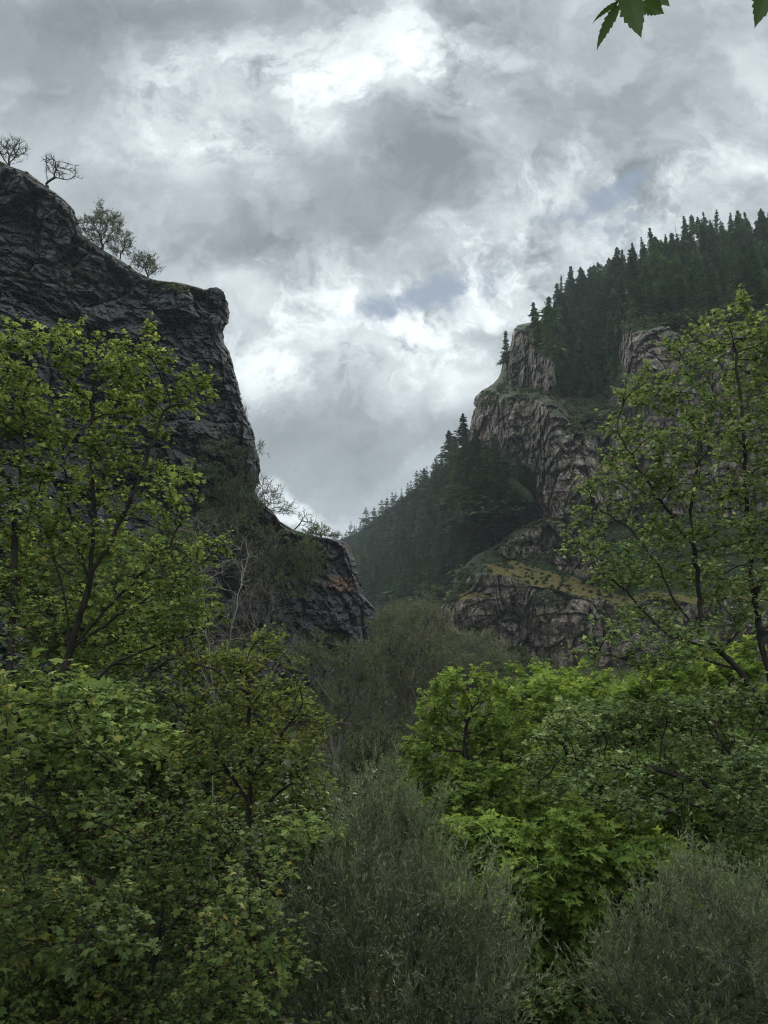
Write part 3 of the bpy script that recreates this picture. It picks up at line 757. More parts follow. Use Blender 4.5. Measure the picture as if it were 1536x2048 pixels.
L_DARK = leaf_mat('dark_green_leaf', [(0, (0.032, 0.050, 0.024)), (.5, (0.068, 0.096, 0.039)), (1, (0.134, 0.158, 0.065))], .25, .03)
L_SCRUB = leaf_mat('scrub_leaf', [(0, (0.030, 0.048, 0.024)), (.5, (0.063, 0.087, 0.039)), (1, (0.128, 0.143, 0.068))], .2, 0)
L_NEEDLE = leaf_mat('needles', [(0, (0.026, 0.060, 0.028)), (.5, (0.062, 0.122, 0.055)), (1, (0.132, 0.200, 0.086))], .12, 0, per_tree=.6)

# ------------------------------------------------------------------ conifers on the hill and the mountain
def poisson(poly, relief, spacing, hrange, n, seed, hm=(11, 17)):
    rng = np.random.default_rng(seed); poly = np.array(poly, float)
    lo, hi = poly.min(0), poly.max(0); out = []
    cand = lo + (hi - lo) * rng.random((n * 12, 2)); cand = cand[inside(cand[:, 0], cand[:, 1], [tuple(q) for q in poly])]
    Yv = relief.at(cand[:, 0], cand[:, 1])
    for (x, y), d in zip(cand, Yv):
        h = hm[0] + (hm[1] - hm[0]) * rng.random(); hp = h * F / d; s = spacing * hp
        if all(((x - a) / s) ** 2 + ((y - b) / (s * 1.1)) ** 2 > 1 for a, b, *_ in out): out.append((x, y, d, h, hp))
        if len(out) >= n: break
    return out

CON = [conifer_mesh(100 + i, 27 + i % 3 * 3, 9, [.15, .18, .21, .13, .165, .19][i], [.22, .3, .38, .25, .34, .3][i], [.05, .1, .03, .08, .14, .06][i]) for i in range(6)]
CON += [conifer_mesh(140 + i, 26 + 3 * i, 9, [.11, .19, .15, .20][i], [.55, .45, .6, .4][i], [.2, .12, .25, .04][i]) for i in range(4)]
CON_M = []
for i, (tr, cr) in enumerate(CON):
    t = mesh('trunk', tr[0], tr[1], [B_DARK]); c = mesh('crown', cr[0], cr[1], [L_NEEDLE], {'rnd': ('FACE', cr[2])})
    v = np.concatenate([tr[0], cr[0]]); n0 = len(tr[0]); nf = sum(len(f) for f in tr[1])
    whole = mesh('conifer', v, list(tr[1]) + [f + n0 for f in cr[1]], [B_DARK, L_NEEDLE], {'rnd': ('FACE', np.concatenate([np.zeros(nf), cr[2]]))}, mat_idx=[0] * nf + [1] * sum(len(f) for f in cr[1]))
    CON_M.append((t, c, whole))
SNAG = mesh('snag', *conifer_mesh(333, 16, 4, .09, .4, .3, True)[0], [B_GREY])

def place_conifer(x, y, d, h, hp, label, group, rng, var=None, sink=.4):
    k = int(rng.integers(0, 10)) if var is None else var
    loc = P(x, y, d); loc = (loc[0], loc[1], loc[2] - sink)
    wid = (1.15 + .45 * rng.random()) if 'hillside' in label else .9 + .4 * rng.random()
    if hp > 66:
        e = empty('conifer', loc); obj('trunk', CON_M[k][0], e); obj('crown', CON_M[k][1], e)
    else: e = obj('conifer', CON_M[k][2]); e.location = loc
    e.scale = (h * wid, h * wid, h); e.rotation_euler = (rng.normal() * .035, rng.normal() * .035, rng.random() * 6.28)
    tag(e, label, 'conifer', group)
    return e

rngc = np.random.default_rng(5)
# singled-out trees: (base x, base y, top y in the photo, relief, label)
solo = [(1013, 736, 662, R_, 'slim conifer leaning out of the left edge of the right hand cliff'),
        (929, 905, 826, R_, 'tall open conifer at the cliff foot standing out against the low grey cloud'),
        (1071, 650, 603, R_, 'small ragged conifer on the cliff top, first one left of the broad dark pair'),
        (1100, 652, 594, R_, 'broad dark conifer on the cliff top left of the gap in the skyline'),
        (1124, 614, 551, R_, 'tall conifer on the skyline just right of the step in the ridge'),
        (1145, 604, 548, R_, 'conifer on the skyline, second right of the step in the ridge'),
        (1167, 594, 534, R_, 'conifer on the skyline, third right of the step in the ridge'),
        (1183, 588, 534, R_, 'conifer on the skyline, fourth right of the step in the ridge'),
        (1197, 578, 524, R_, 'dense conifer left of the small sky gap on the ridge'),
        (1212, 574, 528, R_, 'dense conifer touching the left side of the small sky gap on the ridge'),
        (1221, 566, 514, R_, 'conifer right above the small sky gap on the ridge'),
        (1233, 562, 508, R_, 'thick conifer right of the small sky gap on the ridge'),
        (1250, 546, 500, R_, 'slender conifer half way up the ridge line'),
        (1267, 540, 485, R_, 'tall dark conifer at the dip half way up the ridge line'),
        (1288, 528, 474, R_, 'tallest conifer half way up the ridge line'),
        (1308, 515, 478, R_, 'short conifer right of the tallest one half way up the ridge line'),
        (1318, 509, 479, R_, 'low round conifer in the middle of the ridge line'),
        (1335, 500, 468, R_, 'small conifer below the bare snags on the ridge line'),
        (1374, 478, 431, R_, 'first tall conifer of the cluster on the ridge top'),
        (1388, 476, 429, R_, 'second conifer of the cluster on the ridge top'),
        (1401, 474, 433, R_, 'third conifer of the cluster on the ridge top'),
        (1412, 472, 424, R_, 'pointed conifer at the right end of the cluster on the ridge top'),
        (1424, 476, 440, R_, 'low conifer right of the cluster on the ridge top'),
        (1461, 468, 427, R_, 'left conifer of the pair on the crest near the right edge'),
        (1479, 466, 420, R_, 'right conifer of the pair on the crest near the right edge'),
        (1500, 466, 440, R_, 'low conifer in the saddle near the right edge of the crest'),
        (1531, 468, 419, R_, 'conifer on the crest cut by the right edge of the picture')]
for (x, y, top, rel, lab) in solo:
    d = float(rel.at(x, y)[0]) + (2 if x > 1100 else 0); hp = y - top
    place_conifer(x, y + 3, d, (slope(x, top)[1] - slope(x, y + 3)[1]) * d, hp * 1.0, lab, 'conifers along the skyline', rngc, sink=.0)
for (x, y, top, lab) in [(1356, 496, 444, 'bare grey snag left of the cluster on the ridge top'), (1431, 482, 436, 'bare grey snag right of the cluster on the ridge top'), (1343, 500, 462, 'short bare snag on the ridge line beside a small conifer')]:
    d = float(R_.at(x, y)[0]) + 1; o = obj('snag', SNAG); lo = P(x, y + 2, d); o.location = lo; h = (slope(x, top)[1] - slope(x, y)[1]) * d; o.scale = (h, h, h); o.rotation_euler = (0, 0, x); tag(o, lab, 'dead tree')

zones = [
    ('hill', H, [(668, 1100), (690, 1082), (760, 1040), (800, 1005), (850, 968), (915, 922), (940, 915), (1000, 960), (1065, 1020), (1075, 1040), (1000, 1100), (900, 1190), (860, 1225), (735, 1225), (700, 1120)], .185, 640, (9, 18), 'dark conifer packed into the forested hillside at the head of the canyon', 'conifers of the forested hillside'),
    ('foot', H, [(920, 930), (990, 950), (1060, 1010), (1075, 1030), (960, 1100), (900, 1160), (850, 1190), (880, 1000)], .23, 100, (10, 16), 'tall conifer in the stand below the right hand cliff', 'tall conifers below the right hand cliff'),
    ('upper', R_, [(1110, 620), (1180, 575), (1250, 545), (1320, 510), (1400, 484), (1540, 470), (1640, 440), (1640, 630), (1536, 640), (1400, 636), (1330, 640), (1240, 645), (1120, 640)], .235, 300, (7, 16), 'dark conifer on the wooded slope below the right hand ridge', 'conifers on the slope below the ridge'),
    ('gully', R_, [(1075, 690), (1110, 650), (1240, 620), (1246, 690), (1236, 760), (1190, 806), (1120, 806), (1090, 750)], .27, 60, (7, 16), 'dark conifer in the shaded gully between the right hand cliffs', 'conifers in the gully between the cliffs'),
]
allc = []
for zi, (zn, rel, poly, sp, n, hm, lab, grp) in enumerate(zones):
    for c in poisson(poly, rel, sp, None, n, 40 + zi, hm): allc.append((c, lab, grp))
allc.sort(key=lambda q: -q[0][4])
print('conifers', len(allc))
NI = 300 - len(solo)
for (c, lab, grp) in allc[:NI]: place_conifer(*c, lab, grp, rngc)
rest = allc[NI:]
if rest:
    lite = [conifer_mesh(200 + i, 17, 7, .23, .35, .05) for i in range(4)]
    VV = []; FF = [[], []]; TT = [[], []]; nv = 0
    for (x, y, d, h, hp), lab, grp in rest:
        tr, cr = lite[int(rngc.integers(0, 4))]; a = rngc.random() * 6.28; s, cc = math.sin(a), math.cos(a); w = h * (.85 + .35 * rngc.random())
        to = rngc.normal() * .25; M = np.array([[cc * w, -s * w, 0], [s * w, cc * w, 0], [0, 0, h]]); p = P(x, y, d) - np.array([0, 0, .4])
        for (v, f, ton, j) in ((tr[0], np.concatenate([q for q in tr[1]]), 0, 0), (cr[0], cr[1][0], np.clip(cr[2] * .6 + .2 + to, 0, 1), 1)):
            VV.append(v @ M.T + p); FF[j].append(f + nv); TT[j].append(np.zeros(len(f)) if j == 0 else ton); nv += len(v)
    f0, f1 = np.concatenate(FF[0]), np.concatenate(FF[1])
    o = obj('conifer_forest', mesh('conifer_forest', np.concatenate(VV), [f0, f1], [B_DARK, L_NEEDLE], {'rnd': ('FACE', np.concatenate(TT[0] + TT[1]))}, mat_idx=[0] * len(f0) + [1] * len(f1)))
    tag(o, 'far dark conifers merging into a forest on the hillside', 'forest', kind='stuff')

# ------------------------------------------------------------------ scrub clinging to slopes and ledges
def scrub(name, label, items, mat, seed, leafs=46, size=.34):
    rng = np.random.default_rng(seed); pos = []; sz = []; ax = []; nr = []
    for rel, poly, n, (r1, r2) in items:
        q = np.array(poly, float); lo, hi = q.min(0), q.max(0); c = lo + (hi - lo) * rng.random((n * 6, 2)); c = c[inside(c[:, 0], c[:, 1], poly)][:n]
        d = rel.at(c[:, 0], c[:, 1]); p = P(c[:, 0], c[:, 1], d - .3)
        for k in range(len(p)):
            r = r1 + (r2 - r1) * rng.random() ** 2; m = int(leafs * (r / r1) ** 1.2)
            v = unit(rng.normal(size=(m, 3))) * rng.random((m, 1)) ** .4; v[:, 2] = np.abs(v[:, 2]) * (.7 + .5 * rng.random())
            pos.append(p[k] + v * r); ax.append(v + rng.normal(size=(m, 3)) * .5 + [0, 0, .3]); nr.append(v + rng.normal(size=(m, 3)) * .6); sz.append(size * (.6 + .7 * rng.random(m)) * (.7 + .3 * r))
    pos, ax, nr, sz = (np.concatenate(a) for a in (pos, ax, nr, sz))
    v, f = scatter(TUFT, pos, ax, nr, sz)
    tone = np.clip(rng.normal(.45, .2, len(pos)) + .25 * fbm(pos * .12, seed, 2), 0, 1)
    tag(obj(name, mesh(name, v, f, [mat], {'rnd': ('FACE', np.repeat(tone, len(TUFT[1][0])))})), label, 'scrub', kind='stuff')
scrub('scrub', 'low dark green scrub covering the ledges and slopes of the right hand mountain', [
    (R_, [(1240, 600), (1400, 550), (1700, 520), (1700, 640), (1536, 640), (1380, 650), (1240, 670)], 420, (1.0, 2.6)),
    (R_, [(1070, 660), (1250, 630), (1240, 780), (1200, 810), (1110, 800)], 120, (.8, 1.8)),
    (R_, [(955, 790), (1000, 768), (1110, 780), (1110, 806), (960, 812)], 60, (.5, 1.1)),
    (R_, [(1120, 800), (1240, 800), (1230, 870), (1150, 880)], 60, (.5, 1.3)),
    (R_, [(1000, 1085), (1080, 1035), (1130, 1036), (1250, 1080), (1260, 1130), (1100, 1120), (960, 1150), (920, 1150)], 110, (.35, .8)),
    (R_, [(870, 1220), (925, 1140), (960, 1150), (930, 1200)], 60, (.4, 1.1)),
    (R_, [(1070, 1195), (1115, 1195), (1110, 1220), (1075, 1215)], 12, (.5, 1.0)),
    (R_, [(1160, 1240), (1195, 1240), (1195, 1300), (1165, 1300)], 14, (.4, .9)),
    (R_, [(940, 1010), (1060, 900), (1230, 900), (1230, 1040), (1080, 1030)], 50, (.3, .9)),
    (R_, [(955, 1128), (1040, 1122), (1110, 1142), (1190, 1168), (1270, 1186), (1270, 1206), (1120, 1192), (1050, 1167), (965, 1145)], 60, (.18, .45)),
    (H, [(860, 1240), (930, 1130), (990, 1080), (1070, 1040), (1075, 1060), (960, 1150), (890, 1250)], 90, (.8, 2.)),
], L_SCRUB, 77)
scrub('creeping_scrub', 'dark scrub rooted in the cracks of the left hand cliff', [
    (L, [(395, 880), (500, 890), (516, 960), (505, 1000), (560, 1050), (500, 1100), (400, 1080)], 170, (.35, .9)),
    (L, [(540, 1060), (640, 1080), (650, 1120), (620, 1200), (560, 1190)], 90, (.3, .8)),
    (L, [(300, 562), (420, 580), (420, 592), (300, 580)], 40, (.2, .4)),
    (L, [(-60, 300), (0, 324), (58, 346), (110, 386), (150, 424), (166, 474), (212, 505), (262, 538), (312, 562), (398, 577), (440, 583), (440, 590), (398, 584), (312, 569), (262, 545), (205, 512), (158, 480), (142, 430), (104, 392), (56, 352), (0, 331), (-60, 308)], 230, (.10, .34)),
    (L, [(0, 480), (160, 470), (200, 560), (0, 620)], 14, (.2, .5)),
    (L, [(610, 1260), (690, 1270), (680, 1320), (610, 1320)], 36, (.4, .9)),
], L_DARK, 78, 40, .2)

def ground_cover():
    rng = np.random.default_rng(91); n = 26000
    y = 2.5 + 118 * rng.random(n) ** 1.5; x = (rng.random(n) - .5) * (40 + 1.5 * y); p = np.stack([x, y, ground_z(x, y)], -1)
    k = fbm(p * .12, 92, 3) + .35 * rng.normal(size=n) > -.25; p = p[k]; n = len(p)
    v, f = scatter(TUFT, p, rng.normal(size=(n, 3)) * .6 + [0, 0, .8], rng.normal(size=(n, 3)), (.14 + .3 * rng.random(n)) * (.8 + p[:, 1] / 60))
    tag(obj('ground_cover', mesh('ground_cover', v, f, [L_DARK], {'rnd': ('FACE', np.repeat(np.clip(rng.normal(.5, .25, n), 0, 1), len(TUFT[1][0])))})), 'low green herbs and grass tufts covering the valley floor', 'ground cover', kind='stuff')
ground_cover()
# ------------------------------------------------------------------ plants on the left hand cliff
def cliff_plant(name, label, rel, base, clumps, seed, leafy, cat='shrub', natt=120, rmax=None, limbs=(), mat=None, dd=-.2, leafn=9, size=.26, r0=.012, step=.35, grp=None):
    d = float(rel.at(*base)[0]) + dd
    return plant(name, label, cat, d, base, clumps, (B_DARK, mat or L_DARK), seed, limbs=limbs, natt=natt, step=step, dk=step * 1.3, r0=r0, twig=(1.3, step * 2.2, .6, .25),
                 leaf=(NARROW if leafy else NARROW, size, leafn, 'twig') if leafy else None, leafr=3., base_z=0, parts=('stem', 'foliage') , rmax=rmax, sides=4, group=grp)
cliff_plant('shrub', 'twiggy shrub on the cliff top cut by the left edge of the picture', L, (18, 330), [(12, 296, 26, 24), (46, 298, 18, 20), (36, 322, 12, 8), (-20, 300, 20, 25)], 1, True, leafn=3, r0=.03, step=.32)
cliff_plant('bare_tree', 'small bare leaning tree on the cliff top, alone against the sky', L, (92, 369), [(104, 328, 14, 18), (118, 335, 12, 18), (140, 335, 16, 12), (150, 352, 12, 6), (96, 330, 6, 14)], 2, False, 'dead tree', 90, limbs=[[(100, 360), (110, 355), (132, 361), (150, 354)], [(108, 354), (111, 335), (110, 318)], [(94, 360), (93, 340)]], r0=.03, step=.3)
cliff_plant('shrub', 'tallest leafy shrub on the step of the left hand cliff', L, (205, 500), [(200, 420, 14, 28), (180, 450, 18, 20), (205, 460, 30, 32), (230, 450, 12, 26), (175, 470, 12, 12), (205, 480, 26, 16)], 3, True, natt=260, r0=.018)
cliff_plant('shrub', 'middle shrub of the row down the left hand cliff edge', L, (240, 520), [(250, 480, 12, 22), (236, 495, 20, 14), (254, 500, 14, 12)], 4, True, natt=140, r0=.016)
cliff_plant('shrub', 'lowest rounded shrub of the row on the left hand cliff edge', L, (294, 556), [(290, 520, 26, 16), (306, 530, 16, 18), (275, 525, 18, 16), (312, 548, 12, 8)], 5, True, natt=220, r0=.018)
cliff_plant('shrub', 'little shrub sticking out of the cliff nose over the gap', L, (512, 905), [(518, 896, 8, 9), (522, 905, 8, 5)], 6, True, natt=50, leafn=4, r0=.012, step=.3)
cliff_plant('shrub', 'little tuft high on the left hand cliff nose', L, (488, 838), [(494, 825, 5, 10)], 7, True, natt=24, leafn=3, r0=.012, step=.3)
cliff_plant('shrub', 'bare fan of twigs below the cliff nose against the white cloud', L, (528, 1022), [(530, 975, 16, 20), (552, 990, 18, 18), (575, 1020, 18, 16), (540, 1005, 24, 18), (560, 1035, 24, 12)], 8, True, natt=260, leafn=2.5, r0=.014, step=.3)
cliff_plant('bare_tree', 'bare crooked tree arching over the notch of the valley', L, (588, 1060), [(606, 1034, 12, 12), (622, 1038, 10, 8), (628, 1052, 10, 6), (615, 1050, 12, 6)], 9, False, 'dead tree', 90, limbs=[[(598, 1050), (606, 1036), (614, 1030)], [(604, 1042), (620, 1044), (632, 1050)]], r0=.02, step=.3)
cliff_plant('shrub', 'low leafy shrub on the crest of the lower buttress', L, (645, 1082), [(640, 1062, 18, 12), (662, 1070, 14, 10), (620, 1066, 16, 10)], 10, True, natt=150, r0=.014, step=.3)
cliff_plant('shrub', 'dark feathery shrub hanging under the cliff nose', L, (455, 1075), [(450, 920, 40, 50), (470, 980, 40, 50), (430, 1000, 36, 50), (460, 1050, 44, 36), (490, 1030, 24, 30)], 11, True, natt=520, r0=.016, leafn=9, step=.45, size=.22)
cliff_plant('shrub', 'brown bare shrub on the slope left of the buttress', L, (545, 1200), [(530, 1100, 36, 40), (555, 1130, 36, 40), (510, 1140, 40, 40), (540, 1170, 40, 30)], 12, True, natt=480, mat=L_BROWN, r0=.016, leafn=4, step=.42)
cliff_plant('shrub', 'dark green shrub in the cleft of the lower buttress', L, (612, 1175), [(605, 1110, 28, 26), (620, 1140, 26, 24), (600, 1155, 28, 24)], 13, True, natt=260, r0=.014, leafn=9)

# ------------------------------------------------------------------ middle distance
def bush(label, Y, base, clumps, seed, mats, natt=420, leafn=8, size=.10, step=.32, r0=.012, tw=(1.6, .55, .55, .35), name='shrub', cat='shrub', tmpl=NARROW, limbs=(), mode='twig', grp=None, parts=('stem', 'foliage')):
    return plant(name, label, cat, Y, base, clumps, mats, seed, limbs=limbs, natt=natt, step=step, dk=step * .9, r0=r0, twig=tw, leaf=(tmpl, size, leafn, mode), leafr=2.6, parts=parts, sides=4, group=grp)
bush('tall brownish shrub in the middle of the valley floor', 46, (810, 1500), [(800, 1260, 60, 45), (850, 1255, 40, 40), (760, 1310, 46, 50), (830, 1330, 60, 60), (780, 1400, 60, 60), (840, 1420, 50, 60), (800, 1470, 60, 40)], 21, (B_BROWN, L_BROWN), 900, 13, .16)
bush('spreading grey brown shrub right of the tall brownish one', 52, (945, 1420), [(905, 1290, 40, 34), (950, 1310, 46, 34), (990, 1340, 34, 28), (930, 1350, 60, 36), (900, 1390, 40, 40)], 22, (B_BROWN, L_BROWN), 560, 12, .16)
bush('dark olive shrub behind the yellowing maple', 34, (680, 1560), [(640, 1330, 44, 36), (690, 1320, 44, 36), (735, 1350, 36, 40), (650, 1400, 60, 50), (720, 1430, 50, 50), (680, 1490, 70, 50)], 23, (B_BROWN, L_DARK), 800, 11, .13)
bush('thin greyish shrub in the gap between the cliffs', 70, (770, 1290), [(770, 1245, 22, 22), (795, 1240, 28, 26), (835, 1225, 26, 22), (790, 1265, 36, 22)], 24, (B_BROWN, L_BROWN), 360, 7, .17)
bush('green bush at the foot of the lower right hand cliff', 62, (1010, 1400), [(960, 1300, 30, 26), (1000, 1330, 34, 26), (1040, 1350, 34, 24), (985, 1370, 40, 26)], 25, (B_BROWN, L_SCRUB), 360, 10, .19)
bush('small dark bush below the lower right hand cliff', 66, (1105, 1400), [(1090, 1350, 40, 20), (1130, 1365, 40, 20)], 26, (B_BROWN, L_SCRUB), 200, 10, .19)
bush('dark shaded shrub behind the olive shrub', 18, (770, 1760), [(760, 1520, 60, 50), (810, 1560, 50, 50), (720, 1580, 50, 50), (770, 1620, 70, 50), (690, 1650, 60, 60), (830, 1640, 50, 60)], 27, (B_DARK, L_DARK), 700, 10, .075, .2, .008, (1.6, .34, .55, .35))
bush('bright green bush at the foot of the left hand cliff', 44, (400, 1480), [(330, 1090, 50, 40), (280, 1170, 60, 50), (380, 1170, 40, 40), (200, 1120, 60, 40), (120, 1180, 60, 50), (330, 1250, 70, 50), (220, 1270, 80, 50), (440, 1330, 60, 40)], 28, (B_BROWN, L_MAPLE_D), 700, 6, .2, tmpl=OVATE, mode='spray')

# dead grey shrub among the maples
plant('dead_shrub', 'bare pale grey dead shrub beside the left maples', 'dead shrub', 10.6, (440, 1600), [(400, 1080, 40, 40), (450, 1090, 40, 40), (480, 1150, 30, 50), (440, 1200, 50, 50), (400, 1180, 40, 60), (420, 1270, 60, 40)], (B_GREY, None), 31,
      limbs=[[(430, 1400), (410, 1250), (400, 1120)], [(435, 1400), (460, 1260), (490, 1150)], [(440, 1430), (400, 1330), (370, 1240)]], natt=150, step=.12, dk=.13, r0=.0028, rpow=2.9, rmax=.010, twig=(.8, .3, .5, .3), leafr=2.5, parts=('stem', 'foliage'), wander=.35, sides=4)
plant('dead_shrub', 'tangle of bare brown twigs between the maples and the cliff', 'dead shrub', 19, (520, 1420), [(500, 1220, 60, 40), (460, 1270, 70, 40), (560, 1270, 50, 30), (500, 1320, 80, 40)], (B_BROWN, None), 32,
      natt=420, step=.2, dk=.25, r0=.007, twig=(1.6, .5, .6, .25), leafr=2.5, parts=('stem', 'foliage'), wander=.35, sides=4)

# ------------------------------------------------------------------ left hand maples
def maple(label, Y, base, limbs, clumps, seed, mat, natt, size, nl, step=.105, r0=.0036, leafr=2.6, name='maple_tree', cat='maple', rmax=.065, flat=.38, **kw):
    return plant(name, label, cat, Y, base, clumps, (B_DARK, mat), seed, limbs=limbs, natt=natt, step=step, dk=step * .95, r0=r0, twig=(1.5, step * 1.7, .5, .35), leaf=(MAPLE, size, nl, 'spray', flat, -.1), leafr=leafr, rmax=rmax, **kw)
maple('slim maple with an upright trunk at the left edge of the picture', 9.0, (10, 1500), [[(22, 1300), (30, 1150), (36, 1000), (44, 880), (50, 780), (48, 690)], [(36, 1000), (-10, 900), (-20, 800)], [(32, 1080), (80, 980), (100, 900)]],
      [(45, 660, 42, 28), (10, 700, 40, 28), (85, 690, 26, 22), (40, 760, 56, 40), (10, 840, 60, 50), (70, 850, 44, 40), (40, 930, 60, 46), (0, 1010, 60, 50), (70, 1030, 40, 40), (20, 1110, 60, 46), (20, 1200, 70, 50), (-60, 760, 60, 90), (-70, 950, 60, 110)], 41, L_MAPLE, 420, .058, 3.0)
maple('many stemmed maple in front of the left hand cliff', 9.6, (95, 1640), [[(110, 1480), (130, 1330), (180, 1160), (190, 1050), (180, 930), (184, 820), (188, 740)], [(185, 1140), (225, 1080), (270, 980), (300, 900), (330, 820), (390, 800)], [(180, 1165), (150, 1080), (130, 980), (120, 860)], [(140, 1300), (250, 1180), (330, 1100), (395, 1010)], [(150, 1290), (300, 1190), (400, 1130), (455, 1090)], [(125, 1380), (60, 1250), (50, 1120), (70, 1000)], [(115, 1450), (220, 1330), (320, 1290), (420, 1260)], [(140, 1310), (130, 1200), (105, 1090), (90, 960)], [(110, 1480), (200, 1400), (330, 1370)]],
      [(150, 660, 30, 20), (140, 720, 34, 34), (205, 700, 30, 26), (270, 690, 44, 22), (320, 720, 34, 22), (240, 750, 50, 34), (380, 760, 34, 22), (410, 765, 20, 24), (330, 790, 44, 26), (390, 815, 36, 18), (160, 810, 50, 26), (250, 830, 54, 30), (130, 880, 40, 30), (310, 860, 30, 24), (210, 900, 50, 34),
       (290, 950, 44, 30), (350, 965, 40, 24), (375, 1000, 30, 18), (180, 980, 50, 40), (250, 1020, 50, 34), (320, 1030, 40, 24), (130, 1060, 50, 40), (220, 1100, 50, 40), (300, 1100, 50, 34), (400, 1100, 40, 24), (450, 1095, 28, 16), (350, 1170, 54, 34), (260, 1200, 60, 40), (180, 1230, 60, 40), (340, 1250, 60, 34), (250, 1310, 70, 40), (400, 1220, 40, 30)], 42, L_MAPLE, 760, .058, 2.9)
maple('broad leaved maple bush nearest the camera at the left', 6.4, (120, 1750), [[(60, 1600), (150, 1480), (260, 1430)], [(40, 1620), (20, 1500), (10, 1400)]],
      [(20, 1370, 40, 30), (60, 1410, 50, 34), (140, 1410, 54, 30), (220, 1420, 50, 28), (260, 1440, 34, 26), (310, 1470, 30, 20), (20, 1470, 50, 40), (110, 1480, 60, 40), (200, 1490, 60, 30), (280, 1510, 40, 26), (60, 1560, 70, 40), (180, 1560, 60, 34), (-60, 1450, 50, 80)], 43, L_MAPLE, 300, .074, 3.4, rmax=.022, dj=2.4, spk=2.5)
maple('sapling maple with small yellowish leaves left of the olive shrub', 9.0, (500, 1800), [[(495, 1650), (500, 1500), (498, 1380)], [(497, 1560), (560, 1480), (600, 1420)], [(497, 1600), (440, 1520), (420, 1450)], [(498, 1640), (560, 1580), (620, 1540)]],
      [(535, 1280, 26, 16), (560, 1320, 34, 18), (590, 1340, 20, 10), (500, 1330, 50, 24), (450, 1340, 44, 24), (560, 1390, 50, 30), (500, 1420, 60, 34), (610, 1420, 34, 24), (430, 1420, 50, 34), (630, 1450, 26, 16), (560, 1470, 60, 34), (480, 1500, 60, 34), (600, 1520, 50, 26), (640, 1580, 34, 26), (540, 1570, 60, 34), (460, 1600, 60, 36), (400, 1520, 50, 40), (570, 1640, 50, 34), (390, 1330, 40, 24)], 44, L_MAPLE_Y, 680, .050, 3.4, rmax=.035)
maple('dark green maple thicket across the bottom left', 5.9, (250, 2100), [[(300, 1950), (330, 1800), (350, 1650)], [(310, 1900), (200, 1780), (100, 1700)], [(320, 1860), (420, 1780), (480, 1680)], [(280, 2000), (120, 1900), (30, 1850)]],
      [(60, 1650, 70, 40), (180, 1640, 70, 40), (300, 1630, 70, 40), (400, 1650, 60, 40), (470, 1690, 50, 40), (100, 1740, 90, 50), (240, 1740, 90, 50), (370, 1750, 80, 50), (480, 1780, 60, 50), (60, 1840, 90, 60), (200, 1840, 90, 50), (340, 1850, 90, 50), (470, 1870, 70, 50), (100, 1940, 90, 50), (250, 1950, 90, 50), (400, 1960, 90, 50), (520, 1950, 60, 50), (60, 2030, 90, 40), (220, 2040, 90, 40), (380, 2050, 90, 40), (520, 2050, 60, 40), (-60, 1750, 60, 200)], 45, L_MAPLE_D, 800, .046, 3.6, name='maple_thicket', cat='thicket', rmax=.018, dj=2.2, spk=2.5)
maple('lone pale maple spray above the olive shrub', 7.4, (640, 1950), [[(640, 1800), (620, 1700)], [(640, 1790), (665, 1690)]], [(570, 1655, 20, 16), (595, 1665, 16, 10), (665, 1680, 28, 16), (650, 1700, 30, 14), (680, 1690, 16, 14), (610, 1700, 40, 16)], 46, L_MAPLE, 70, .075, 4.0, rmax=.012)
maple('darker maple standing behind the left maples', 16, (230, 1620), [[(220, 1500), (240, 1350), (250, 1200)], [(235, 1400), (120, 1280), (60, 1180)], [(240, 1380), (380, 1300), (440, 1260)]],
      [(60, 1150, 60, 60), (160, 1170, 60, 60), (280, 1180, 60, 50), (380, 1260, 60, 50), (100, 1280, 80, 60), (230, 1300, 80, 60), (340, 1350, 80, 50), (60, 1400, 80, 60), (440, 1370, 60, 40), (200, 1420, 90, 60), (350, 1450, 90, 60), (450, 1480, 70, 60)], 47, L_MAPLE_D, 800, .11, 3.4, step=.22, r0=.007)

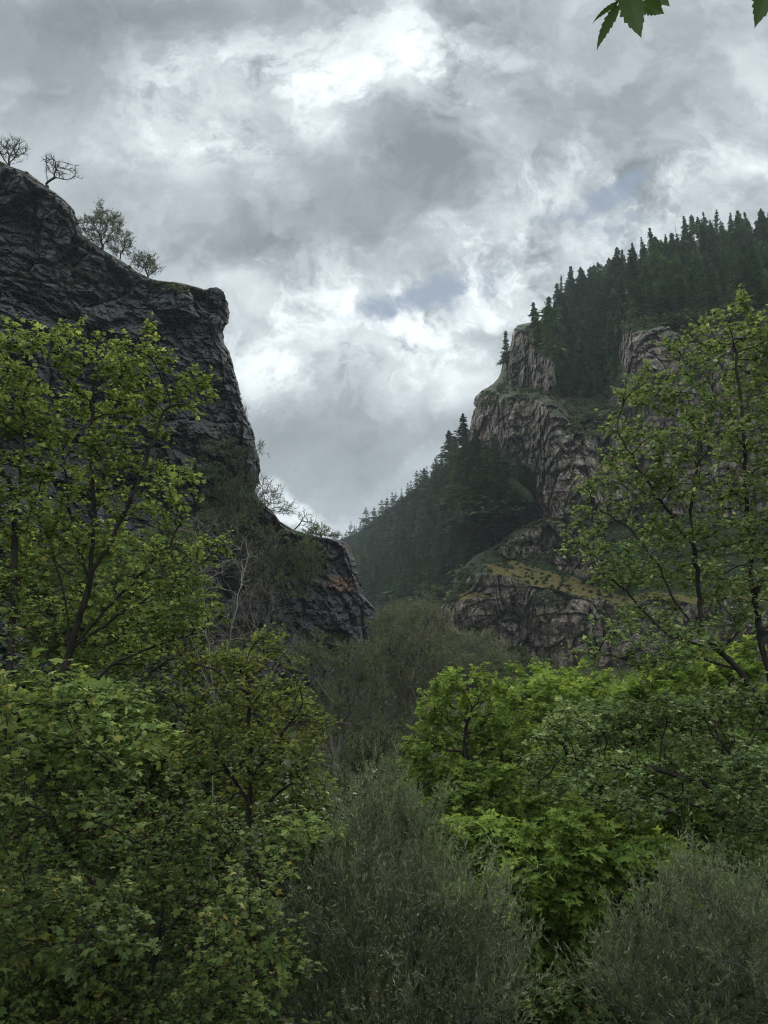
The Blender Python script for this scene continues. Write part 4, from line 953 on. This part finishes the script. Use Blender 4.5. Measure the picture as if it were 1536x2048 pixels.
# ------------------------------------------------------------------ right hand trees
maple('tall leaning maple rising along the right edge of the picture', 12.0, (1700, 1700), [[(1620, 1530), (1536, 1420), (1470, 1330), (1400, 1270), (1350, 1200), (1310, 1120), (1260, 1060), (1200, 1020)], [(1400, 1270), (1395, 1150), (1380, 1020), (1400, 900), (1430, 780)], [(1560, 1430), (1520, 1280), (1500, 1100), (1490, 930), (1480, 800), (1470, 690)], [(1510, 1190), (1560, 1060), (1590, 900), (1600, 800)], [(1430, 1300), (1330, 1270), (1250, 1180), (1180, 1130)], [(1390, 1100), (1320, 1000), (1270, 920), (1230, 860)], [(1440, 1310), (1500, 1230), (1530, 1180)], [(1480, 1340), (1380, 1310), (1280, 1330), (1200, 1300)]],
      [(1480, 625, 26, 18), (1430, 645, 44, 22), (1400, 680, 44, 30), (1510, 660, 40, 34), (1350, 690, 26, 16), (1450, 710, 60, 34), (1560, 700, 60, 60), (1390, 740, 50, 30), (1500, 770, 60, 40), (1300, 760, 36, 16), (1265, 790, 30, 26), (1330, 800, 50, 34), (1420, 820, 60, 40), (1540, 850, 60, 50), (1240, 850, 40, 24), (1290, 880, 50, 30), (1370, 900, 60, 40), (1470, 900, 60, 40), (1220, 920, 36, 22), (1270, 950, 50, 28), (1340, 980, 60, 34), (1430, 990, 60, 40), (1530, 980, 60, 50), (1200, 970, 40, 18), (1180, 1020, 44, 20), (1240, 1030, 50, 26), (1160, 1055, 30, 16), (1310, 1060, 60, 34), (1400, 1080, 60, 40), (1500, 1080, 60, 50), (1190, 1090, 50, 24), (1260, 1120, 50, 26), (1340, 1150, 60, 34), (1230, 1165, 50, 20), (1430, 1170, 60, 40), (1530, 1190, 50, 50), (1200, 1140, 40, 16), (1300, 1220, 60, 28), (1250, 1260, 50, 22), (1360, 1290, 70, 28), (1450, 1240, 50, 36), (1210, 1310, 40, 20), (1290, 1330, 60, 20), (1620, 950, 70, 120), (1620, 1200, 70, 120)], 51, L_MAPLE_R, 1400, .064, 2.7, step=.12, r0=.0034, rmax=.06)
maple('low spreading maple with level dark boughs at the right', 10.5, (1660, 1900), [[(1600, 1720), (1520, 1660), (1420, 1620), (1340, 1600), (1250, 1590)], [(1470, 1640), (1400, 1560), (1300, 1540), (1200, 1530)], [(1530, 1665), (1500, 1560), (1440, 1480)], [(1440, 1625), (1450, 1720), (1490, 1790)], [(1380, 1610), (1300, 1640), (1240, 1660)]],
      [(1130, 1440, 50, 18), (1200, 1430, 50, 22), (1280, 1430, 60, 24), (1360, 1430, 60, 28), (1450, 1420, 60, 34), (1530, 1430, 60, 50), (1110, 1480, 44, 20), (1180, 1480, 60, 24), (1260, 1490, 60, 26), (1350, 1500, 60, 28), (1440, 1500, 60, 30), (1080, 1520, 40, 16), (1150, 1530, 60, 24), (1230, 1550, 60, 26), (1320, 1560, 60, 24), (1420, 1570, 60, 26), (1520, 1560, 60, 40), (1120, 1590, 44, 16), (1200, 1610, 60, 18), (1090, 1560, 40, 16), (1300, 1620, 50, 20), (1480, 1640, 60, 26), (1500, 1720, 60, 40), (1600, 1550, 60, 80)], 52, L_MAPLE_R, 950, .060, 3.6, step=.11, rmax=.065)

def elder(label, Y, base, limbs, clumps, seed, natt, size=.098, nl=7.0, name='box_elder', mat=None, step=.15, rmax=.06):
    return plant(name, label, 'tree', Y, base, clumps, (B_DARK, mat or L_ELDER), seed, limbs=limbs, natt=natt, step=step, dk=step * .95, r0=.005, twig=(1.5, step * 1.6, .5, .4), leaf=(ELDER, size, nl, 'droop', .45, -.35), leafr=2.6, rmax=rmax)
elder('bright green tree in the middle, left one of the leafy row', 13.5, (940, 1900), [[(940, 1750), (935, 1600), (930, 1480)]],
      [(905, 1370, 34, 22), (960, 1375, 34, 22), (1000, 1390, 30, 20), (880, 1420, 40, 30), (950, 1430, 50, 34), (1020, 1430, 40, 30), (870, 1490, 44, 34), (940, 1500, 50, 36), (1010, 1500, 50, 34), (860, 1560, 44, 34), (920, 1580, 50, 40), (990, 1580, 50, 40), (870, 1640, 50, 40), (950, 1660, 60, 40), (1050, 1490, 40, 30), (1060, 1560, 50, 40), (1040, 1640, 60, 40), (900, 1720, 60, 40), (980, 1760, 60, 40)], 61, 800)
elder('bright green tree behind the low spreading maple', 17, (1140, 1800), [[(1140, 1650), (1130, 1500), (1120, 1420)]],
      [(1080, 1365, 34, 20), (1120, 1360, 34, 22), (1170, 1375, 40, 26), (1050, 1400, 40, 26), (1120, 1410, 50, 30), (1190, 1420, 50, 30), (1230, 1390, 44, 26), (1080, 1460, 50, 34), (1160, 1470, 50, 34), (1100, 1530, 60, 40), (1200, 1500, 60, 40), (1260, 1440, 50, 40), (1130, 1600, 70, 40), (1230, 1590, 70, 40)], 62, 640, .18, step=.25)
elder('bright green tree under the leaning maple at the right', 15, (1400, 1750), [[(1400, 1650), (1390, 1500)]],
      [(1300, 1375, 40, 26), (1360, 1340, 44, 26), (1420, 1330, 44, 24), (1480, 1350, 44, 30), (1330, 1410, 60, 34), (1420, 1400, 60, 34), (1510, 1420, 50, 40), (1360, 1480, 60, 40), (1460, 1490, 60, 40), (1280, 1450, 50, 40), (1570, 1450, 50, 80), (1400, 1560, 70, 40), (1480, 1580, 60, 40), (1320, 1560, 60, 40), (1360, 1650, 80, 40), (1460, 1670, 70, 40)], 63, 760, .16, step=.22)
elder('dark trunked leafy tree low in the middle right', 10.5, (1240, 2000), [[(1238, 1880), (1225, 1780), (1205, 1690), (1195, 1640)], [(1230, 1800), (1280, 1760), (1340, 1720)], [(1232, 1830), (1150, 1770), (1080, 1720)]],
      [(930, 1670, 44, 26), (990, 1680, 50, 28), (1050, 1700, 50, 30), (1000, 1730, 60, 34), (950, 1760, 50, 34), (1080, 1760, 60, 34), (1140, 1710, 50, 34), (1170, 1660, 44, 28), (1250, 1690, 50, 34), (1310, 1690, 50, 34), (1280, 1740, 60, 34), (1170, 1780, 60, 40), (1050, 1820, 60, 34), (1130, 1850, 60, 44), (1100, 1910, 50, 44), (1340, 1760, 50, 40), (1000, 1800, 50, 30), (1090, 1970, 50, 40), (1180, 1900, 60, 40)], 64, 780, .14, step=.17)
elder('deep green undergrowth bush below the dark trunked tree', 9.0, (1120, 2150), [], [(1060, 1990, 60, 30), (1140, 2000, 60, 34), (1100, 2040, 70, 30), (1020, 2030, 50, 30)], 65, 200, .11, name='bush', mat=L_MAPLE_D, step=.14)

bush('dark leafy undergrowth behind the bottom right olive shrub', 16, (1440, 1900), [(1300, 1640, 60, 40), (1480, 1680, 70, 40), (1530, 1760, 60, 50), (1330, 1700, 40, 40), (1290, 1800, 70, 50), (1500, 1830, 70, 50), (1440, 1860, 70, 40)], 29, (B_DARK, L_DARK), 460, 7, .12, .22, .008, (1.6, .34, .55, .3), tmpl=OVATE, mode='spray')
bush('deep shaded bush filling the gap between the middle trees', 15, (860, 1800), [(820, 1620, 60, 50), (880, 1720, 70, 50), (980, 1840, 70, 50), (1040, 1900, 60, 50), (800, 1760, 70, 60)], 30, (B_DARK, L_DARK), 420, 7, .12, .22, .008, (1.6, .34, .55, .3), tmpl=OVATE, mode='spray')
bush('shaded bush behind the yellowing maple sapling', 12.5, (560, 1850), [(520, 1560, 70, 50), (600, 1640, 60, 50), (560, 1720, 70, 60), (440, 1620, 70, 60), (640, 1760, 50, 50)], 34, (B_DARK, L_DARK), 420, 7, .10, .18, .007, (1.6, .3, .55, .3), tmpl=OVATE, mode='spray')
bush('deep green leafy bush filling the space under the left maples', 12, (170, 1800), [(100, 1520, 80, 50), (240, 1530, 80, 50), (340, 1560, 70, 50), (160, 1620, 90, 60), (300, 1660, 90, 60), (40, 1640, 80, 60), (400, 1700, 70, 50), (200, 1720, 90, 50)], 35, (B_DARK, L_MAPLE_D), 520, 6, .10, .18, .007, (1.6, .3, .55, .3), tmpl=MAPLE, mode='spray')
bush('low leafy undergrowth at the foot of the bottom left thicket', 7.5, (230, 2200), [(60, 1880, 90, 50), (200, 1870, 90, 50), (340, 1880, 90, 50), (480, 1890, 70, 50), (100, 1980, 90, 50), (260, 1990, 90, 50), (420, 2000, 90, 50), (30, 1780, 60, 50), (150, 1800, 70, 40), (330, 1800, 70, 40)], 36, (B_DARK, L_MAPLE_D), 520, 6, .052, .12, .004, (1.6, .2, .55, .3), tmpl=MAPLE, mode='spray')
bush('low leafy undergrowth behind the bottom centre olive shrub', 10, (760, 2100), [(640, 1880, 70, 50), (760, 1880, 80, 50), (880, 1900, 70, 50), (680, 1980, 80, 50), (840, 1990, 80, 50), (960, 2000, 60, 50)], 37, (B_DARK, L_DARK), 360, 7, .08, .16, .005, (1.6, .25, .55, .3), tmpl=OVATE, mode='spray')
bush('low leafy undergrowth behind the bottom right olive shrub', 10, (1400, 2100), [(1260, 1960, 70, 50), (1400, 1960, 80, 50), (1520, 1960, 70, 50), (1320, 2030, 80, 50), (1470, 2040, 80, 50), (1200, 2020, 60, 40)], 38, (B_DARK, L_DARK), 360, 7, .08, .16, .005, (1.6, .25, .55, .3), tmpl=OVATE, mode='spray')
# ------------------------------------------------------------------ olive-grey shrubs in front
def olive(label, Y, base, clumps, seed, natt, size=.048, nl=14):
    return plant('olive_shrub', label, 'shrub', Y, base, clumps, (B_BROWN, L_OLIVE), seed, natt=natt * .46, step=.10, dk=.10, r0=.0024, twig=(2.0, .34, .42, .75), leaf=(NARROW, size, nl, 'twig', .5, .15), leafr=2.6, parts=('stem', 'foliage'), sides=4, up=.3, hollow=.1, spk=3.5)
olive('grey green olive shrub at the bottom centre', 7.0, (760, 2150), [(770, 1600, 20, 40), (720, 1640, 24, 40), (820, 1650, 40, 44), (760, 1690, 60, 50), (700, 1740, 50, 50), (850, 1700, 34, 44), (800, 1770, 80, 60), (660, 1820, 60, 60), (740, 1860, 90, 60), (850, 1830, 60, 60), (620, 1910, 60, 60), (700, 1960, 90, 60), (820, 1950, 80, 60), (600, 2000, 60, 50), (680, 2040, 90, 40), (800, 2040, 80, 40)], 71, 1500)
olive('smaller grey green shrub leaning right beside the bottom centre one', 6.4, (900, 2150), [(990, 1830, 30, 30), (950, 1840, 44, 34), (900, 1860, 50, 44), (970, 1890, 50, 40), (900, 1940, 80, 50), (980, 1960, 44, 40), (880, 2010, 80, 44), (960, 2030, 60, 40)], 72, 620)
olive('grey green olive shrub in the bottom right corner', 6.8, (1400, 2150), [(1370, 1790, 34, 34), (1410, 1810, 40, 44), (1340, 1840, 44, 40), (1460, 1830, 44, 50), (1290, 1890, 44, 34), (1390, 1900, 70, 60), (1500, 1890, 60, 60), (1250, 1920, 40, 26), (1300, 1960, 70, 50), (1430, 1980, 80, 60), (1530, 1990, 60, 70), (1240, 1990, 44, 34), (1270, 2040, 60, 34), (1380, 2050, 80, 34), (1500, 2060, 70, 40)], 73, 1300)

# ------------------------------------------------------------------ knob of rock on the cliff nose
def boulder(name, label, ctr, r, seed, mat):
    import bmesh
    bm = bmesh.new(); bmesh.ops.create_icosphere(bm, subdivisions=4, radius=1.)
    V = np.array([v.co[:] for v in bm.verts]); F_ = np.array([[v.index for v in f.verts] for f in bm.faces]); bm.free()
    f1, _ = facets(V * 1.3 + seed, seed); f2, _ = facets(V * 3.1 + seed, seed + 9)
    V = V * (1 + .22 * f1 + .08 * f2)[:, None] * np.array(r)
    o = obj(name, mesh(name, V, [F_], [mat], {'veg': ('POINT', 0 * V[:, 0]), 'grass': ('POINT', 0 * V[:, 0]), 'rust': ('POINT', 0 * V[:, 0])}), loc=tuple(ctr)); tag(o, label, 'rock'); return o
dn = float(L.at(425, 600)[0])
boulder('boulder', 'rounded dark knob of rock on the very end of the cliff nose', P(431, 590, dn + 2), (1.25, 1.6, .85), 3, M_ROCK_L)

# ------------------------------------------------------------------ weathered post by the dry patch of ground
def wooden_post():
    Y = 13.0; b = P(1397, 1772, Y); gz = float(ground_z(b[0], b[1])); top = P(1397, 1722, Y)[2]
    m, g, out = new_mat('weathered_wood')
    n_ = g.noise(g.mapping(g.pos(), sc=(1, 1, .12)), 40., 5, .7)
    c = g.ramp(n_, [(.3, (.10, .055, .032)), (.7, (.27, .165, .10))])
    s = g.node('ShaderNodeBsdfPrincipled'); g.put(s.inputs['Base Color'], c); s.inputs['Roughness'].default_value = .85; g.put(s.inputs['Normal'], g.bump(n_, .5, .01)); g.l.new(s.outputs[0], out.inputs[0])
    a = np.arange(14) * 2 * math.pi / 14; r = .085 * (1 + .06 * np.sin(3 * a) + .04 * np.cos(5 * a))
    H_ = top - gz; zs = [(-.1, 1.08), (.3 * H_, 1.), (.7 * H_, .97), (H_ - .03, .95), (H_, .84)]
    V = np.concatenate([np.c_[r * k * np.cos(a), r * k * np.sin(a), 0 * a + z] for z, k in zs] + [[[0, 0, H_ + .008]]])
    i = np.arange(14); j = (i + 1) % 14
    q = np.concatenate([np.stack([i, j, j + 14, i + 14], -1) + 14 * k for k in range(4)]); t = np.stack([i + 56, j + 56, 0 * i + 70], -1)
    o = obj('wooden_post', mesh('wooden_post', V, [q, t], [m])); o.location = (b[0], b[1], gz)
    tag(o, 'short reddish brown wooden post among the undergrowth at the lower right', 'post')
wooden_post()

# ------------------------------------------------------------------ tree over the camera whose lowest leaves hang into the picture
def overhanging_tree():
    rng = np.random.default_rng(9); Yl = 1.6
    mt = leaf_mat('toothed_leaf', [(0, (.030, .058, .022)), (.5, (.042, .080, .026)), (1, (.060, .105, .030))], .3, .02)
    hang = np.array(P(1262, -60, Yl)); hang2 = np.array(P(1560, -70, Yl))
    root = np.array([2.3, -1.2, 0.]); root[2] = float(ground_z(root[0], root[1])) - .05
    e = empty('leafy_tree', tuple(root)); tag(e, 'tree overhead showing only a few dark toothed leaves at the top right corner', 'tree')
    pts = [root, root + [.05, .1, 1.4], root + [-.05, .25, 2.6], root + [-.1, .6, 3.5], root + [-.2, 1.3, 4.1]]
    limb = [pts[3], np.array([2.0, .2, 3.9]), np.array([1.5, 1.0, 3.95]), np.array([1.0, 1.5, 3.75]), np.array([hang[0] + .02, hang[1], hang[2] + .1]), hang]
    limb2 = [limb[2], np.array([1.55, 1.35, 3.75]), np.array([hang2[0] - .05, hang2[1], hang2[2] + .12]), hang2]
    A = []; B = []; ra = []; rb = []
    def chain(pl, r0, r1):
        pl = np.array(pl); k = len(pl) - 1
        for i in range(k):
            n = 6
            for j in range(n):
                u0, u1 = (i + j / n) / k, (i + (j + 1) / n) / k
                A.append(pl[i] + (pl[i + 1] - pl[i]) * j / n); B.append(pl[i] + (pl[i + 1] - pl[i]) * (j + 1) / n); ra.append(r0 + (r1 - r0) * u0); rb.append(r0 + (r1 - r0) * u1)
    chain(pts, .11, .05); chain(limb, .035, .0018); chain(limb2, .014, .0018)
    up = []
    for k in range(34):                                  # crown above the frame
        p0 = pts[3 + k % 2] + rng.normal(size=3) * .05; d = unit(np.array([rng.normal(), -.3 - abs(rng.normal()), .35 + rng.random()])); Ln = 1.0 + 1.6 * rng.random()
        p1 = p0 + d * Ln * .5; p2 = p1 + unit(d + .4 * rng.normal(size=3)) * Ln * .5
        chain([p0, p1, p2], .014, .003); up += [p1 + (p2 - p1) * t_ for t_ in rng.random(7)] + [p2]
    twl = []
    def leaf(bx, by, tx, ty, w, roll=0., dy=0., bend=.45, petiole=None):
        b = np.array(P(bx, by, Yl + dy)); t = np.array(P(tx, ty, Yl + dy * .6 + .01)); ax = t - b; Ln = np.linalg.norm(ax); ax = ax / Ln
        view = unit(b - np.array([0, 0, CAMZ])); x = unit(np.cross(ax, view)); n = np.cross(x, ax); x = x * math.cos(roll) + n * math.sin(roll); n = np.cross(x, ax)
        half = w * Yl / F * 1.06 / 2; N_ = 60; V = []
        u = np.linspace(0, 1, N_); prof = np.sin(np.pi * u ** .62) ** .85 * (1 - .25 * u) * (1 - u ** 6); prof = prof / prof.max()
        saw = 1 + .34 * ((u * 8.5) % 1 - .5) * sstep(.08, .25, u) * (1 - u ** 4)
        for k in range(N_):
            c = b + ax * Ln * u[k] + n * (-bend * Ln * (u[k] - .5) ** 2)
            V += [c - x * half * prof[k] * saw[k] - n * half * prof[k] * .3, c, c + x * half * prof[k] * saw[(k + 0) % N_] - n * half * prof[k] * .3]
        q = np.concatenate([[[3 * k, 3 * k + 1, 3 * k + 4, 3 * k + 3], [3 * k + 1, 3 * k + 2, 3 * k + 5, 3 * k + 4]] for k in range(N_ - 1)])
        twl.append((np.array(V), q)); pt = petiole if petiole is not None else hang
        chain([pt, (pt + b) / 2 + np.array([0, 0, .004]), b], .0012, .0008)
    leaf(1252, -22, 1284, 88, 58, .15)
    leaf(1227, 18, 1184, 110, 26, .5)
    leaf(1230, 2, 1177, 48, 15, .8)
    leaf(1288, 4, 1330, 30, 40, .2, .02)
    leaf(1305, -22, 1342, 17, 32, .2, .03)
    leaf(1538, -32, 1507, 62, 52, .1, 0, .12, hang2); leaf(1566, -40, 1600, 50, 50, .2, 0, .12, hang2)
    for (bx, by) in ((1240, -5), (1222, 8), (1290, -5)): pass
    up = np.array(up); k = 9; pos = np.repeat(up, k, 0) + rng.normal(size=(len(up) * k, 3)) * .12
    keep = ~((pos[:, 1] > .2) & ((pos[:, 2] - CAMZ) < pos[:, 1] * 1.3 + .5)); pos = pos[keep]
    v, f = scatter(ELDER, pos, rng.normal(size=(len(pos), 3)) + [0, 0, -.4], np.array([0, 0, 1.]) + .5 * rng.normal(size=(len(pos), 3)), .16 + .1 * rng.random(len(pos)))
    VV = [v]; nv = len(v); FF = [f[0]]
    for V_, q in twl: VV.append(V_); FF.append(q + nv); nv += len(V_)
    FF = np.concatenate(FF)
    obj('crown', mesh('crown', np.concatenate(VV) - root, [FF], [mt], {'rnd': ('FACE', np.concatenate([rng.random(len(f[0])), np.full(len(FF) - len(f[0]), .35)]))}), e)
    v, f = tubes(np.array(A), np.array(B), np.array(ra), np.array(rb), 7)
    obj('trunk', mesh('trunk', v - root, [f], [B_DARK], smooth=True), e)
overhanging_tree()
